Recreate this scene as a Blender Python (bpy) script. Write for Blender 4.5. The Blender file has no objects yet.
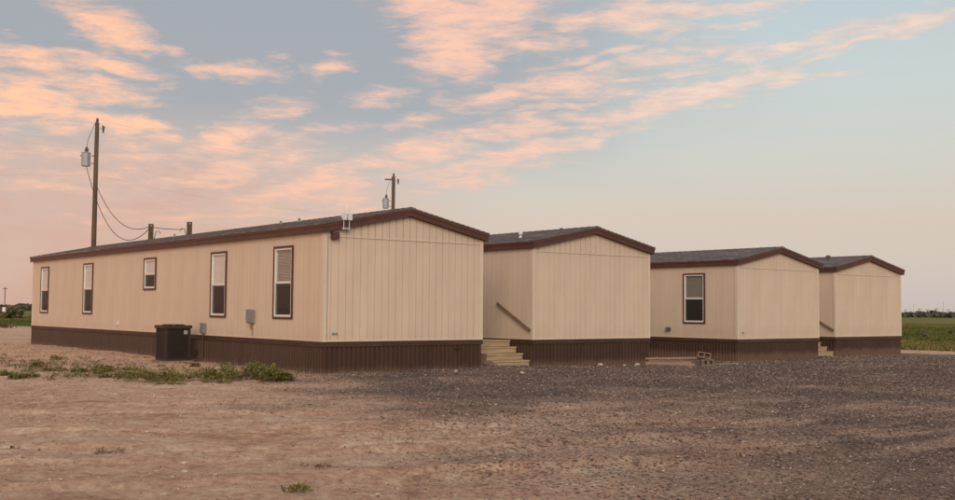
import bpy, math, random
import numpy as np
from mathutils import Matrix, Vector

R = math.radians
random.seed(7)
rng = np.random.default_rng(11)
scene = bpy.context.scene
COL = scene.collection

# ------------------------------------------------------------------ camera
EYE = 1.535
cam_data = bpy.data.cameras.new('camera')
cam_data.sensor_width = 36.0
cam_data.sensor_fit = 'HORIZONTAL'
cam_data.lens = 36.0 * 1073.87 / 955.0
cam_data.clip_start = 0.1
cam_data.clip_end = 12000
cam = bpy.data.objects.new('camera', cam_data)
COL.objects.link(cam)
PITCH, ROLL = 0.0551, 0.0076
fw = Vector((0, math.cos(PITCH), math.sin(PITCH)))
up0 = Vector((0, -math.sin(PITCH), math.cos(PITCH)))
rt0 = Vector((1, 0, 0))
rt = rt0 * math.cos(ROLL) + up0 * math.sin(ROLL)
up = up0 * math.cos(ROLL) - rt0 * math.sin(ROLL)
cam.matrix_world = Matrix(((rt.x, up.x, -fw.x, 0), (rt.y, up.y, -fw.y, 0), (rt.z, up.z, -fw.z, EYE), (0, 0, 0, 1)))
scene.camera = cam

# ------------------------------------------------------------------ sky
SUN_AZ, SUN_EL = 179.0, 21.0            # clockwise from +Y, degrees
world = bpy.data.worlds.new('World')
scene.world = world
world.use_nodes = True
wt = world.node_tree
wt.nodes.clear()
def wn(t, **k):
    n = wt.nodes.new(t)
    for a, b in k.items():
        setattr(n, a, b)
    return n
def wl(a, b):
    wt.links.new(a, b)
def wmath(op, a, b=None, clamp=False):
    n = wn('ShaderNodeMath', operation=op, use_clamp=clamp)
    for i, v in enumerate((a, b)):
        if v is None:
            continue
        if isinstance(v, (int, float)):
            n.inputs[i].default_value = v
        else:
            wl(v, n.inputs[i])
    return n.outputs[0]
def wrange(v, a, b, c, d):
    n = wn('ShaderNodeMapRange', interpolation_type='SMOOTHSTEP')
    wl(v, n.inputs['Value'])
    for k, x in zip(('From Min', 'From Max', 'To Min', 'To Max'), (a, b, c, d)):
        n.inputs[k].default_value = x
    return n.outputs['Result']
def wmix(f, a, b, blend='MIX'):
    n = wn('ShaderNodeMix', data_type='RGBA', blend_type=blend)
    for s, v in ((n.inputs['Factor'], f), (n.inputs[6], a), (n.inputs[7], b)):
        if isinstance(v, (int, float)):
            s.default_value = v
        elif isinstance(v, tuple):
            s.default_value = (*v, 1)
        else:
            wl(v, s)
    return n.outputs[2]

sky = wn('ShaderNodeTexSky', sky_type='NISHITA', sun_disc=False)
sky.sun_elevation = R(SUN_EL)
sky.sun_rotation = R(SUN_AZ)
geo = wn('ShaderNodeTexCoord')
sep = wn('ShaderNodeSeparateXYZ')
wl(geo.outputs['Generated'], sep.inputs[0])
az = wmath('MULTIPLY', wmath('ARCTAN2', sep.outputs[0], sep.outputs[1]), 57.2958)
el = wmath('MULTIPLY', wmath('ARCSINE', sep.outputs[2]), 57.2958)
cmb = wn('ShaderNodeCombineXYZ')
wl(az, cmb.inputs[0]); wl(el, cmb.inputs[1])
# dusk gradient over elevation
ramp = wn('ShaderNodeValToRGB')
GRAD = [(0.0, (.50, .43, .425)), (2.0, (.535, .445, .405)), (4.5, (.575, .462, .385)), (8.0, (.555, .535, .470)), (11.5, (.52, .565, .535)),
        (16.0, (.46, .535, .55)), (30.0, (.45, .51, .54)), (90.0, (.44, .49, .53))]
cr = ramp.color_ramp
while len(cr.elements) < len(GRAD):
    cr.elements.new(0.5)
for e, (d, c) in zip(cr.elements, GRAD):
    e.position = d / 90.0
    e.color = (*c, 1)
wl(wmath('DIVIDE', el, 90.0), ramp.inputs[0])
# high cirrus lit from below by the low sun: soft streaks placed by azimuth and elevation, broken up by noise
STREAKS = [(-19.10,13.92,2.24,0.80,-22,0.95),(-20.89,14.52,1.60,0.43,-10,0.50),(-23.38,12.21,3.20,0.48,-12,0.90),(-19.15,11.95,2.93,0.43,-10,0.80),(-20.56,11.06,3.73,0.48,-6,0.75),(-23.09,10.07,4.53,0.85,-8,1.00),(-19.08,9.48,3.73,0.48,-12,0.95),(-17.13,9.09,1.87,0.32,-14,0.80),(-13.08,12.16,2.67,0.43,2,0.85),(-7.82,12.66,1.39,0.43,12,0.70),(-5.03,11.13,1.92,0.48,3,0.60),(-10.31,10.60,1.92,0.48,12,0.50),(-10.87,12.88,0.96,0.21,-8,0.30),(-13.36,8.67,2.35,0.64,16,0.95),(-7.88,6.50,3.20,0.75,14,0.75),(-12.06,7.43,3.73,0.8,12,0.72),(-16.58,6.89,8.00,0.9,6,0.30),(-21.40,7.50,6.40,1.0,0,0.30),(-11.51,5.36,6.40,1.1,8,0.32),(-0.50,15.65,4.53,1.28,-4,1.00),(-1.57,14.10,2.35,1.60,10,1.00),(2.21,13.97,3.20,0.53,10,0.70),(-2.10,12.86,1.60,0.53,0,0.80),(9.16,15.38,4.00,0.69,6,0.90),(12.81,15.57,4.26,0.32,4,0.60),(5.43,15.12,2.67,0.53,12,0.70),(8.63,13.01,4.80,0.48,10,0.70),(16.83,13.56,5.86,0.32,9,0.80),(22.36,14.21,2.24,0.37,14,0.95),(20.5,14.0,3.0,0.16,10,0.6),(12.0,14.6,5.5,0.2,8,0.55),(6.0,13.5,4.0,0.22,12,0.6),(10.0,12.1,5.0,0.2,11,0.6),(5.5,10.9,4.5,0.2,9,0.6),(-8.5,9.3,3.0,0.25,10,0.5),(-22.0,8.9,4.5,0.35,-4,0.55),(-18.5,7.6,3.0,0.3,4,0.45),(-14.5,6.6,3.5,0.4,10,0.65),(-9.0,6.2,4.0,0.5,12,0.75),(-21.5,5.9,4.5,0.35,2,0.4),(-16.0,4.6,6.0,0.35,4,0.38),(-5.5,7.6,3.0,0.35,8,0.6),(19.5,13.35,4.5,0.16,11,0.7),(16.5,12.3,3.2,0.14,11,0.6),(-15.5,13.0,2.0,0.2,-12,0.4),(-6.0,5.2,3.5,0.3,4,0.5),(2.0,10.3,3.0,0.2,8,0.5),(14.5,12.9,4.0,0.18,10,0.5),(11.76,13.41,4.26,0.32,8,0.60),(4.37,11.94,4.80,0.64,10,0.80),(1.15,11.22,3.20,0.53,6,0.70),(11.24,11.09,6.40,0.53,13,0.95),(14.06,11.70,3.20,0.48,10,0.95),(7.57,10.13,3.20,0.43,10,0.80),(18.53,11.97,1.39,0.16,8,0.45),(1.16,9.54,4.80,0.48,8,0.75),(-2.59,8.19,3.20,0.69,6,0.85),(3.31,8.59,4.26,0.48,10,0.80),(0.10,7.42,4.80,0.53,6,0.65),(6.51,9.10,1.28,0.21,5,0.50),(-3.14,10.02,2.13,0.37,8,0.50),(-1.23,6.61,3.20,0.37,0,0.40)]
def wnoise(vec, scale, detail, rough, dist=0.0, rot=0.0, sc=(1, 1, 1)):
    m = wn('ShaderNodeMapping', vector_type='POINT')
    m.inputs['Rotation'].default_value = (0, 0, R(rot))
    m.inputs['Scale'].default_value = sc
    wl(vec, m.inputs['Vector'])
    n = wn('ShaderNodeTexNoise', noise_dimensions='2D')
    n.inputs['Scale'].default_value = scale
    n.inputs['Detail'].default_value = detail
    n.inputs['Roughness'].default_value = rough
    n.inputs['Distortion'].default_value = dist
    wl(m.outputs[0], n.inputs['Vector'])
    return n
warp = wnoise(cmb.outputs[0], 0.55, 4.0, 0.52, 0.2, -10, (0.5, 1.3, 1))
wsub = wn('ShaderNodeVectorMath', operation='SUBTRACT'); wsub.inputs[1].default_value = (0.5, 0.5, 0.5)
wl(warp.outputs['Color'], wsub.inputs[0])
wmul = wn('ShaderNodeVectorMath', operation='MULTIPLY'); wmul.inputs[1].default_value = (3.6, 1.5, 0)
wl(wsub.outputs[0], wmul.inputs[0])
wadd = wn('ShaderNodeVectorMath', operation='ADD')
wl(cmb.outputs[0], wadd.inputs[0]); wl(wmul.outputs[0], wadd.inputs[1])
cover = None
for (a, e, la, lb, t, amp) in STREAKS:
    m = wn('ShaderNodeMapping', vector_type='TEXTURE')
    m.inputs['Location'].default_value = (a, e, 0)
    m.inputs['Rotation'].default_value = (0, 0, R(t))
    m.inputs['Scale'].default_value = (la * 1.55, lb * 2.1, 1)
    wl(wadd.outputs[0], m.inputs['Vector'])
    ln = wn('ShaderNodeVectorMath', operation='LENGTH')
    wl(m.outputs[0], ln.inputs[0])
    v = wrange(ln.outputs['Value'], 0.0, 1.0, amp, 0.0)
    cover = v if cover is None else wmath('MAXIMUM', cover, v)
# beyond the streaks in view the same cirrus goes on
side = wmath('ABSOLUTE', az)
far = wmath('MAXIMUM', wrange(side, 25, 34, 0.0, 1.0), wrange(el, 17, 22, 0.0, 1.0))
wild = wnoise(cmb.outputs[0], 0.11, 4.0, 0.6, 0.5, -10, (0.5, 1.4, 1))
cover = wmath('MAXIMUM', cover, wmath('MULTIPLY', far, wrange(wild.outputs[0], 0.45, 0.75, 0.0, 0.9)))
fine = wnoise(cmb.outputs[0], 1.25, 10.0, 0.66, 0.25, -11, (0.30, 1.5, 1))
dens = wrange(wmath('ADD', wmath('MULTIPLY', fine.outputs[0], 1.7), wmath('MULTIPLY', cover, 0.85)), 0.86, 1.80, 0.0, 1.0)
dens = wmath('MULTIPLY', dens, wrange(cover, 0.0, 0.16, 0.0, 1.0))
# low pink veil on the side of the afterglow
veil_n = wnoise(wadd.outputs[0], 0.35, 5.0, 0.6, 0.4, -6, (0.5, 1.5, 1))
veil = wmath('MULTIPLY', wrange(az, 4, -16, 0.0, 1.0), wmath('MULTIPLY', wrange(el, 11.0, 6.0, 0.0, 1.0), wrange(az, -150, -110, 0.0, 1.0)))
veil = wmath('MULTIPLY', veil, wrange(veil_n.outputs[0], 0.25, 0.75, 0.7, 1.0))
# thin grey-mauve high cloud over the left half of the sky, clear air to the right
haze_n = wnoise(cmb.outputs[0], 0.10, 3.0, 0.5, 0.2, -10, (0.6, 1.2, 1))
mauve = wmath('MULTIPLY', wrange(wmath('ADD', az, wmath('MULTIPLY', haze_n.outputs[0], 16)), 26, 2, 0.0, 1.0), wmath('MULTIPLY', wrange(el, 5.0, 11.0, 0.0, 1.0), wrange(az, -150, -100, 0.0, 1.0)))
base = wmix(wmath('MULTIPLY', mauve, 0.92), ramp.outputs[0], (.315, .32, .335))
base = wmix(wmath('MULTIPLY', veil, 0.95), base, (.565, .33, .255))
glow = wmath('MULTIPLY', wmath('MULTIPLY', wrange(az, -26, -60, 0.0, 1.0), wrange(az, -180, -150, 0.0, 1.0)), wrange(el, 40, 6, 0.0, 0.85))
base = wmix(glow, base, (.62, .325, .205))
thin = wmath('MULTIPLY', wrange(cover, 0.0, 0.9, 0.0, 1.0), wrange(fine.outputs[0], 0.3, 0.7, 0.25, 0.55))
base = wmix(thin, base, (.60, .435, .36))
cloud_col = wmix(wrange(az, -20, -4, 0.0, 1.0), (1.0, .53, .30), (.90, .52, .36))
cloud_col = wmix(wrange(az, 0, 16, 0.0, 1.0), cloud_col, (.80, .61, .49))
cloud_col = wmix(wrange(el, 9, 4, 0.0, 0.8), cloud_col, (.83, .415, .275))
tone_n = wnoise(cmb.outputs[0], 1.9, 8.0, 0.64, 0.2, -12, (0.30, 1.4, 1))
cloud_col = wmix(wrange(tone_n.outputs[0], 0.58, 0.30, 0.0, 0.42), cloud_col, (.56, .40, .35))
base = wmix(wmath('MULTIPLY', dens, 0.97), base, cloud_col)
nish = wn('ShaderNodeVectorMath', operation='SCALE')
nish.inputs['Scale'].default_value = 0.012
wl(sky.outputs[0], nish.inputs[0])
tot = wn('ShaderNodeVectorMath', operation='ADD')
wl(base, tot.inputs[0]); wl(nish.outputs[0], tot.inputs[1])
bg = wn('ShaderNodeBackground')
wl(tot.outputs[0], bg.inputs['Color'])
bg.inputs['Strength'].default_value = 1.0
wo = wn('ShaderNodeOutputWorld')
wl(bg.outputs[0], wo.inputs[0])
world.cycles.sampling_method = 'MANUAL'
world.cycles.sample_map_resolution = 512

# ------------------------------------------------------------------ sun (after-glow, very soft)
sd = bpy.data.lights.new('sun', 'SUN')
sd.energy = 1.6
sd.angle = R(34)
sd.color = (1.0, 0.82, 0.645)
sun = bpy.data.objects.new('sun', sd)
COL.objects.link(sun)
sdir = Vector((math.sin(R(SUN_AZ)) * math.cos(R(SUN_EL)), math.cos(R(SUN_AZ)) * math.cos(R(SUN_EL)), math.sin(R(SUN_EL))))
sun.rotation_euler = sdir.to_track_quat('Z', 'Y').to_euler()

# ------------------------------------------------------------------ exposure
vs = scene.view_settings
vs.view_transform = 'Standard'
vs.look = 'None'
vs.exposure = 0.08
vs.gamma = 1.0
vs.use_curve_mapping = False
scene.cycles.max_bounces = 6
scene.cycles.use_denoising = True

# ------------------------------------------------------------------ materials
MATS = {}
def mk(name, col, rough=0.75, var=0.12, scale=6.0, bump=0.0, bscale=60.0, metallic=0.0, stretch=(1, 1, 1), spec=0.4, hue=None, rnd=0.0, dust=None):
    m = bpy.data.materials.new(name)
    m.use_nodes = True
    nt = m.node_tree
    p = nt.nodes['Principled BSDF']
    p.inputs['Roughness'].default_value = rough
    p.inputs['Metallic'].default_value = metallic
    p.inputs['Specular IOR Level'].default_value = spec
    tc = nt.nodes.new('ShaderNodeTexCoord')
    mp = nt.nodes.new('ShaderNodeMapping')
    mp.inputs['Scale'].default_value = stretch
    nt.links.new(tc.outputs['Object'], mp.inputs['Vector'])
    n = nt.nodes.new('ShaderNodeTexNoise')
    n.inputs['Scale'].default_value = scale
    n.inputs['Detail'].default_value = 6
    n.inputs['Roughness'].default_value = 0.6
    nt.links.new(mp.outputs[0], n.inputs['Vector'])
    r = nt.nodes.new('ShaderNodeValToRGB')
    lo = tuple(max(0, c * (1 - var)) for c in col)
    hi = tuple(min(1, c * (1 + var)) for c in (hue or col))
    r.color_ramp.elements[0].position = 0.3
    r.color_ramp.elements[0].color = (*lo, 1)
    r.color_ramp.elements[1].position = 0.7
    r.color_ramp.elements[1].color = (*hi, 1)
    nt.links.new(n.outputs[0], r.inputs[0])
    out = r.outputs[0]
    if rnd:      # each piece a little lighter or darker than its neighbour
        oi = nt.nodes.new('ShaderNodeObjectInfo')
        mr = nt.nodes.new('ShaderNodeMapRange'); mr.inputs['To Min'].default_value = 1 - rnd; mr.inputs['To Max'].default_value = 1 + rnd
        nt.links.new(oi.outputs['Random'], mr.inputs['Value'])
        sc_ = nt.nodes.new('ShaderNodeVectorMath'); sc_.operation = 'SCALE'
        nt.links.new(out, sc_.inputs[0]); nt.links.new(mr.outputs[0], sc_.inputs['Scale'])
        out = sc_.outputs[0]
    if dust:     # splashed dirt with a ragged upper edge, and thin run-down streaks
        z0, z1, amt = dust
        ge = nt.nodes.new('ShaderNodeNewGeometry')
        sx = nt.nodes.new('ShaderNodeSeparateXYZ'); nt.links.new(ge.outputs['Position'], sx.inputs[0])
        nd = nt.nodes.new('ShaderNodeTexNoise'); nd.inputs['Scale'].default_value = 2.6; nd.inputs['Detail'].default_value = 7; nd.inputs['Roughness'].default_value = .7
        nt.links.new(ge.outputs['Position'], nd.inputs['Vector'])
        ad = nt.nodes.new('ShaderNodeMath'); ad.operation = 'MULTIPLY_ADD'; ad.inputs[1].default_value = -(z1 - z0) * 1.6
        nt.links.new(nd.outputs[0], ad.inputs[0]); nt.links.new(sx.outputs[2], ad.inputs[2])
        mr = nt.nodes.new('ShaderNodeMapRange'); mr.interpolation_type = 'SMOOTHSTEP'
        for kk, vv in zip(('From Min', 'From Max', 'To Min', 'To Max'), (z0 - (z1 - z0) * .8, z1 - (z1 - z0) * .8, amt, 0.0)):
            mr.inputs[kk].default_value = vv
        nt.links.new(ad.outputs[0], mr.inputs['Value'])
        mx = nt.nodes.new('ShaderNodeMix'); mx.data_type = 'RGBA'
        nt.links.new(mr.outputs[0], mx.inputs['Factor']); nt.links.new(out, mx.inputs[6])
        mx.inputs[7].default_value = (.34, .225, .155, 1)
        out = mx.outputs[2]
    nt.links.new(out, p.inputs['Base Color'])
    if bump:
        b = nt.nodes.new('ShaderNodeTexNoise')
        b.inputs['Scale'].default_value = bscale
        b.inputs['Detail'].default_value = 4
        nt.links.new(mp.outputs[0], b.inputs['Vector'])
        bn = nt.nodes.new('ShaderNodeBump')
        bn.inputs['Strength'].default_value = bump
        bn.inputs['Distance'].default_value = 0.02
        nt.links.new(b.outputs[0], bn.inputs['Height'])
        nt.links.new(bn.outputs[0], p.inputs['Normal'])
    MATS[name] = m
    return m

mk('siding', (.63, .505, .394), 0.62, 0.075, 1.6, 0.16, 2.2, stretch=(1, 1, .3), rnd=.014, dust=(.75, 1.15, .13))
mk('trim_cream', (.64, .535, .42), 0.6, 0.05, 3)
mk('inner_wall', (.35, .31, .26), 0.8, 0.05, 3)
mk('brown_trim', (.092, .036, .025), 0.5, 0.18, 5)
mk('brown_skirt', (.066, .034, .023), 0.55, 0.2, 2.2, 0.3, 3.0, stretch=(1, 1, .3), rnd=.10, dust=(-.08, .16, .30))
mk('white_vinyl', (.72, .70, .66), 0.4, 0.05, 5)
mk('blind_white', (.82, .80, .76), 0.5, 0.04, 9)
mk('blind_grey', (.62, .58, .54), 0.5, 0.08, 9)
mk('room_dark', (.05, .042, .036), 0.9, 0.2, 2)
mk('pine', (.40, .295, .185), 0.72, 0.25, 3.5, 0.25, 60, stretch=(.4, 4, 4), rnd=.16)
mk('pine_weathered', (.29, .20, .145), 0.8, 0.2, 3.0, 0.25, 60, stretch=(.4, 4, 4))
mk('rail_wood', (.20, .135, .09), 0.75, 0.2, 4, 0.2, 50)
mk('pole_wood', (.115, .072, .045), 0.85, 0.35, 2.0, 0.4, 20, stretch=(4, 4, .3))
mk('galvanised', (.36, .36, .39), 0.5, 0.12, 6, metallic=0.2)
mk('grey_box', (.23, .215, .215), 0.5, 0.12, 8)
mk('ac_brown', (.040, .029, .025), 0.55, 0.15, 7)
mk('ac_dark', (.022, .018, .016), 0.6, 0.2, 9)
mk('black_rubber', (.025, .024, .025), 0.6, 0.2, 6)
mk('porcelain', (.10, .075, .07), 0.3, 0.1, 6)
mk('concrete', (.23, .165, .135), 0.9, 0.16, 9, 0.4, 40)
mk('stone_pale', (.52, .42, .35), 0.95, 0.14, 9, 0.5, 30)
mk('stone_dirt', (.30, .20, .155), 0.95, 0.18, 9, 0.5, 30)
mk('tank_white', (.66, .66, .66), 0.5, 0.05, 1)
mk('weed_green', (.150, .170, .045), 0.75, 0.35, 7, hue=(.235, .220, .07))
mk('weed_dry', (.22, .155, .085), 0.85, 0.35, 7, hue=(.22, .155, .085))
mk('shrub_leaf', (.115, .112, .046), 0.8, 0.3, 1.5, hue=(.165, .14, .062))
mk('stem', (.10, .07, .045), 0.9, 0.2, 6)
mk('far_wood', (.085, .092, .062), 0.9, 0.35, .15)

# asphalt shingles: rows of tabs
def shingle_mat():
    m = bpy.data.materials.new('shingle'); m.use_nodes = True
    nt = m.node_tree; p = nt.nodes['Principled BSDF']
    p.inputs['Roughness'].default_value = 0.92
    tc = nt.nodes.new('ShaderNodeTexCoord')
    mp = nt.nodes.new('ShaderNodeMapping'); mp.inputs['Rotation'].default_value = (0, 0, R(90))
    nt.links.new(tc.outputs['Object'], mp.inputs[0])
    bk = nt.nodes.new('ShaderNodeTexBrick')
    bk.inputs['Color1'].default_value = (.105, .092, .096, 1)
    bk.inputs['Color2'].default_value = (.190, .170, .176, 1)
    bk.inputs['Mortar'].default_value = (.066, .055, .054, 1)
    bk.inputs['Scale'].default_value = 1.0
    bk.inputs['Mortar Size'].default_value = 0.008
    bk.inputs['Brick Width'].default_value = 0.30
    bk.inputs['Row Height'].default_value = 0.166
    nt.links.new(mp.outputs[0], bk.inputs['Vector'])
    n = nt.nodes.new('ShaderNodeTexNoise'); n.inputs['Scale'].default_value = 1.6; n.inputs['Detail'].default_value = 8
    n.inputs['Roughness'].default_value = 0.7
    nt.links.new(tc.outputs['Object'], n.inputs['Vector'])
    mx = nt.nodes.new('ShaderNodeMix'); mx.data_type = 'RGBA'; mx.blend_type = 'OVERLAY'
    mx.inputs['Factor'].default_value = 0.6
    nt.links.new(bk.outputs['Color'], mx.inputs[6]); nt.links.new(n.outputs[0], mx.inputs[7])
    nt.links.new(mx.outputs[2], p.inputs['Base Color'])
    MATS['shingle'] = m
shingle_mat()

def glass_mat():
    m = bpy.data.materials.new('glass'); m.use_nodes = True
    nt = m.node_tree; nt.nodes.clear()
    o = nt.nodes.new('ShaderNodeOutputMaterial')
    tr = nt.nodes.new('ShaderNodeBsdfTransparent'); tr.inputs[0].default_value = (.95, .955, .95, 1)
    gl = nt.nodes.new('ShaderNodeBsdfGlossy'); gl.inputs['Roughness'].default_value = 0.03
    lw_n = nt.nodes.new('ShaderNodeLayerWeight'); lw_n.inputs[0].default_value = 0.5
    pw = nt.nodes.new('ShaderNodeMath'); pw.operation = 'POWER'; pw.inputs[1].default_value = 3.0
    nt.links.new(lw_n.outputs['Facing'], pw.inputs[0])
    fr = nt.nodes.new('ShaderNodeMath'); fr.operation = 'MULTIPLY_ADD'; fr.inputs[1].default_value = 0.86; fr.inputs[2].default_value = 0.09
    nt.links.new(pw.outputs[0], fr.inputs[0])
    mx = nt.nodes.new('ShaderNodeMixShader')
    nt.links.new(fr.outputs[0], mx.inputs[0]); nt.links.new(tr.outputs[0], mx.inputs[1]); nt.links.new(gl.outputs[0], mx.inputs[2])
    nt.links.new(mx.outputs[0], o.inputs[0])
    MATS['glass'] = m
    m = bpy.data.materials.new('screen_mesh'); m.use_nodes = True
    nt = m.node_tree; nt.nodes.clear()
    o = nt.nodes.new('ShaderNodeOutputMaterial')
    tr = nt.nodes.new('ShaderNodeBsdfTransparent')
    df = nt.nodes.new('ShaderNodeBsdfDiffuse'); df.inputs[0].default_value = (.06, .055, .05, 1)
    mx = nt.nodes.new('ShaderNodeMixShader'); mx.inputs[0].default_value = 0.5
    nt.links.new(tr.outputs[0], mx.inputs[1]); nt.links.new(df.outputs[0], mx.inputs[2])
    nt.links.new(mx.outputs[0], o.inputs[0])
    MATS['screen_mesh'] = m
glass_mat()

# ------------------------------------------------------------------ mesh helpers
class MB:
    def __init__(s):
        s.v, s.f = [], []
    def quadbox(s, pts):
        b = len(s.v); s.v += pts
        s.f += [tuple(b + i for i in q) for q in ((0, 3, 2, 1), (4, 5, 6, 7), (0, 1, 5, 4), (1, 2, 6, 5), (2, 3, 7, 6), (3, 0, 4, 7))]
        return s
    def box(s, x0, x1, y0, y1, z0, z1):
        return s.quadbox([(x0, y0, z0), (x1, y0, z0), (x1, y1, z0), (x0, y1, z0), (x0, y0, z1), (x1, y0, z1), (x1, y1, z1), (x0, y1, z1)])
    def sheet(s, x, y0, y1, z0, z1):
        b = len(s.v); s.v += [(x, y0, z0), (x, y0, z1), (x, y1, z1), (x, y1, z0)]
        s.f.append((b, b + 1, b + 2, b + 3)); return s
    def prism(s, poly, fn0, fn1):
        """poly: list of 2D points, fn0/fn1 map a 2D point to the two 3D end positions."""
        b = len(s.v); n = len(poly)
        s.v += [fn0(p) for p in poly] + [fn1(p) for p in poly]
        s.f += [tuple(range(b + n - 1, b - 1, -1)), tuple(range(b + n, b + 2 * n))]
        for i in range(n):
            j = (i + 1) % n
            s.f.append((b + i, b + j, b + n + j, b + n + i))
        return s
    def tube(s, pts, r, seg=8, cap=True):
        pts = [Vector(p) for p in pts]
        rs = r if isinstance(r, (list, tuple)) else [r] * len(pts)
        b = len(s.v)
        ref = None
        for i, p in enumerate(pts):
            d = (pts[min(i + 1, len(pts) - 1)] - pts[max(i - 1, 0)]).normalized()
            if ref is None:
                ref = d.orthogonal().normalized()
            ref = (ref - d * ref.dot(d)).normalized()
            o = d.cross(ref)
            for k in range(seg):
                a = 2 * math.pi * k / seg
                q = p + (ref * math.cos(a) + o * math.sin(a)) * rs[i]
                s.v.append((q.x, q.y, q.z))
        for i in range(len(pts) - 1):
            for k in range(seg):
                j = (k + 1) % seg
                s.f.append((b + i * seg + k, b + i * seg + j, b + (i + 1) * seg + j, b + (i + 1) * seg + k))
        if cap:
            s.f.append(tuple(b + k for k in range(seg - 1, -1, -1)))
            e = b + (len(pts) - 1) * seg
            s.f.append(tuple(e + k for k in range(seg)))
        return s
    def mesh(s, name, mat, smooth=False):
        me = bpy.data.meshes.new(name)
        me.from_pydata(s.v, [], s.f)
        me.validate()
        me.materials.append(MATS[mat])
        if smooth:
            for p in me.polygons:
                p.use_smooth = True
        me.update()
        return me

def link(name, me, parent=None, loc=(0, 0, 0), rot=(0, 0, 0)):
    o = bpy.data.objects.new(name, me)
    COL.objects.link(o)
    o.location = loc
    o.rotation_euler = rot
    if parent is not None:
        o.parent = parent
    return o
def part(mb, name, mat, parent, loc=(0, 0, 0), rot=(0, 0, 0), smooth=False):
    return link(name, mb.mesh(name, mat, smooth), parent, loc, rot)
def tag(o, label, cat, group=None):
    o['label'] = label
    o['category'] = cat
    if group:
        o['group'] = group
    return o
def thing(name, label, cat, loc, rotz=0.0, group=None):
    return tag(link(name, None, None, loc, (0, 0, rotz)), label, cat, group)
def np_mesh(name, verts, faces, mat, attr=None):
    """faces: (n,3) int array; attr: per-vertex RGB"""
    me = bpy.data.meshes.new(name)
    nv, nf = len(verts), len(faces)
    k = faces.shape[1]
    me.vertices.add(nv); me.vertices.foreach_set('co', np.ascontiguousarray(verts, dtype=np.float32).ravel())
    me.loops.add(nf * k); me.loops.foreach_set('vertex_index', np.ascontiguousarray(faces, dtype=np.int32).ravel())
    me.polygons.add(nf); me.polygons.foreach_set('loop_start', np.arange(0, nf * k, k, dtype=np.int32))
    me.update(calc_edges=True)
    if attr is not None:
        a = me.color_attributes.new('tone', 'FLOAT_COLOR', 'POINT')
        a.data.foreach_set('color', np.concatenate([attr, np.ones((nv, 1))], 1).astype(np.float32).ravel())
    me.materials.append(MATS[mat])
    return me

# value noise for the terrain
LAT = np.random.default_rng(5).random((256, 256))
def vnoise(x, y):
    xi = np.floor(x).astype(int); yi = np.floor(y).astype(int)
    fx = x - xi; fy = y - yi
    fx = fx * fx * (3 - 2 * fx); fy = fy * fy * (3 - 2 * fy)
    g = lambda a, b: LAT[a & 255, b & 255]
    return (g(xi, yi) * (1 - fx) + g(xi + 1, yi) * fx) * (1 - fy) + (g(xi, yi + 1) * (1 - fx) + g(xi + 1, yi + 1) * fx) * fy
def fbm(x, y, o=4):
    t, a, s = 0, 0.5, 0
    for i in range(o):
        t = t + a * vnoise(x * 2 ** i + 17 * i, y * 2 ** i + 31 * i); s += a; a *= 0.5
    return t / s
def sstep(a, b, x):
    t = np.clip((x - a) / (b - a), 0, 1)
    return t * t * (3 - 2 * t)

# ------------------------------------------------------------------ site layout
TH = R(38.01)                       # the row of homes is turned this far
RIGHT = np.array([math.cos(TH), math.sin(TH)])
BACK = np.array([-math.sin(TH), math.cos(TH)])
HOMES = [(-3.613, 25.226, 0.0), (1.563, 30.179, -.05), (9.024, 37.284, -.18), (14.161, 42.519, -.195)]
W, L = 4.74, 23.5
HB, HE, SLOPE = .742, 3.345, .2092
OF, OS, RT = .14, .10, .206

def base_z(x, y):
    s = (x - HOMES[0][0]) * RIGHT[0] + (y - HOMES[0][1]) * RIGHT[1]
    return -0.2 * sstep(4, 17, s)
def field_line(x, y):               # > 0 inside the grass field behind the lots
    return y - (50.5 + (19 - x) * .685)
RUTS = [(-3.2, 12.6, .16, .012, .065), (-4.8, 16.2, .10, -.01, .06), (-2.2, 10.3, .34, .01, .06), (1.2, 14.6, .42, .008, .035), (4.2, 17.8, .5, .0, .03), (5.2, 13.2, .30, -.012, .035)]
def ground_z(x, y):
    x = np.asarray(x, float); y = np.asarray(y, float)
    near = sstep(140, 60, np.hypot(x, y))
    u = x * RIGHT[0] + y * RIGHT[1]; w = x * BACK[0] + y * BACK[1]
    z = base_z(x, y)
    z = z + near * (0.055 * (fbm(x * .33, y * .33, 4) - .5) + 0.028 * (fbm(u * .5, w * 2.2, 4) - .5) + 0.034 * (fbm(x * 2.6, y * 2.6, 3) - .5))
    dirt = 1 - .75 * gravel_mask(x, y)
    z = z + near * dirt * (0.075 * (fbm(x * 1.1 + 9, y * 1.1, 4) - .45) + 0.035 * (fbm(x * 4.1 + 2, y * 4.1, 2) - .5))
    for (px, py, ang, bend, dep) in RUTS:           # wheel ruts pressed into the soft dirt
        c, s_ = math.cos(ang), math.sin(ang)
        a = (x - px) * c + (y - py) * s_
        b = -(x - px) * s_ + (y - py) * c - bend * a * a + .12 * (fbm(a * .5, a * 0 + px, 3) - .5)
        fade = sstep(9, 5, np.abs(a)) * (.35 + .9 * fbm(a * .8 + px, a * 0, 3))
        for off in (-.8, .8):
            q = np.abs(b - off)
            z = z - fade * dep * sstep(.17, .06, q) + fade * dep * .55 * sstep(.16, .24, q) * sstep(.38, .26, q)
    return z
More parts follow.
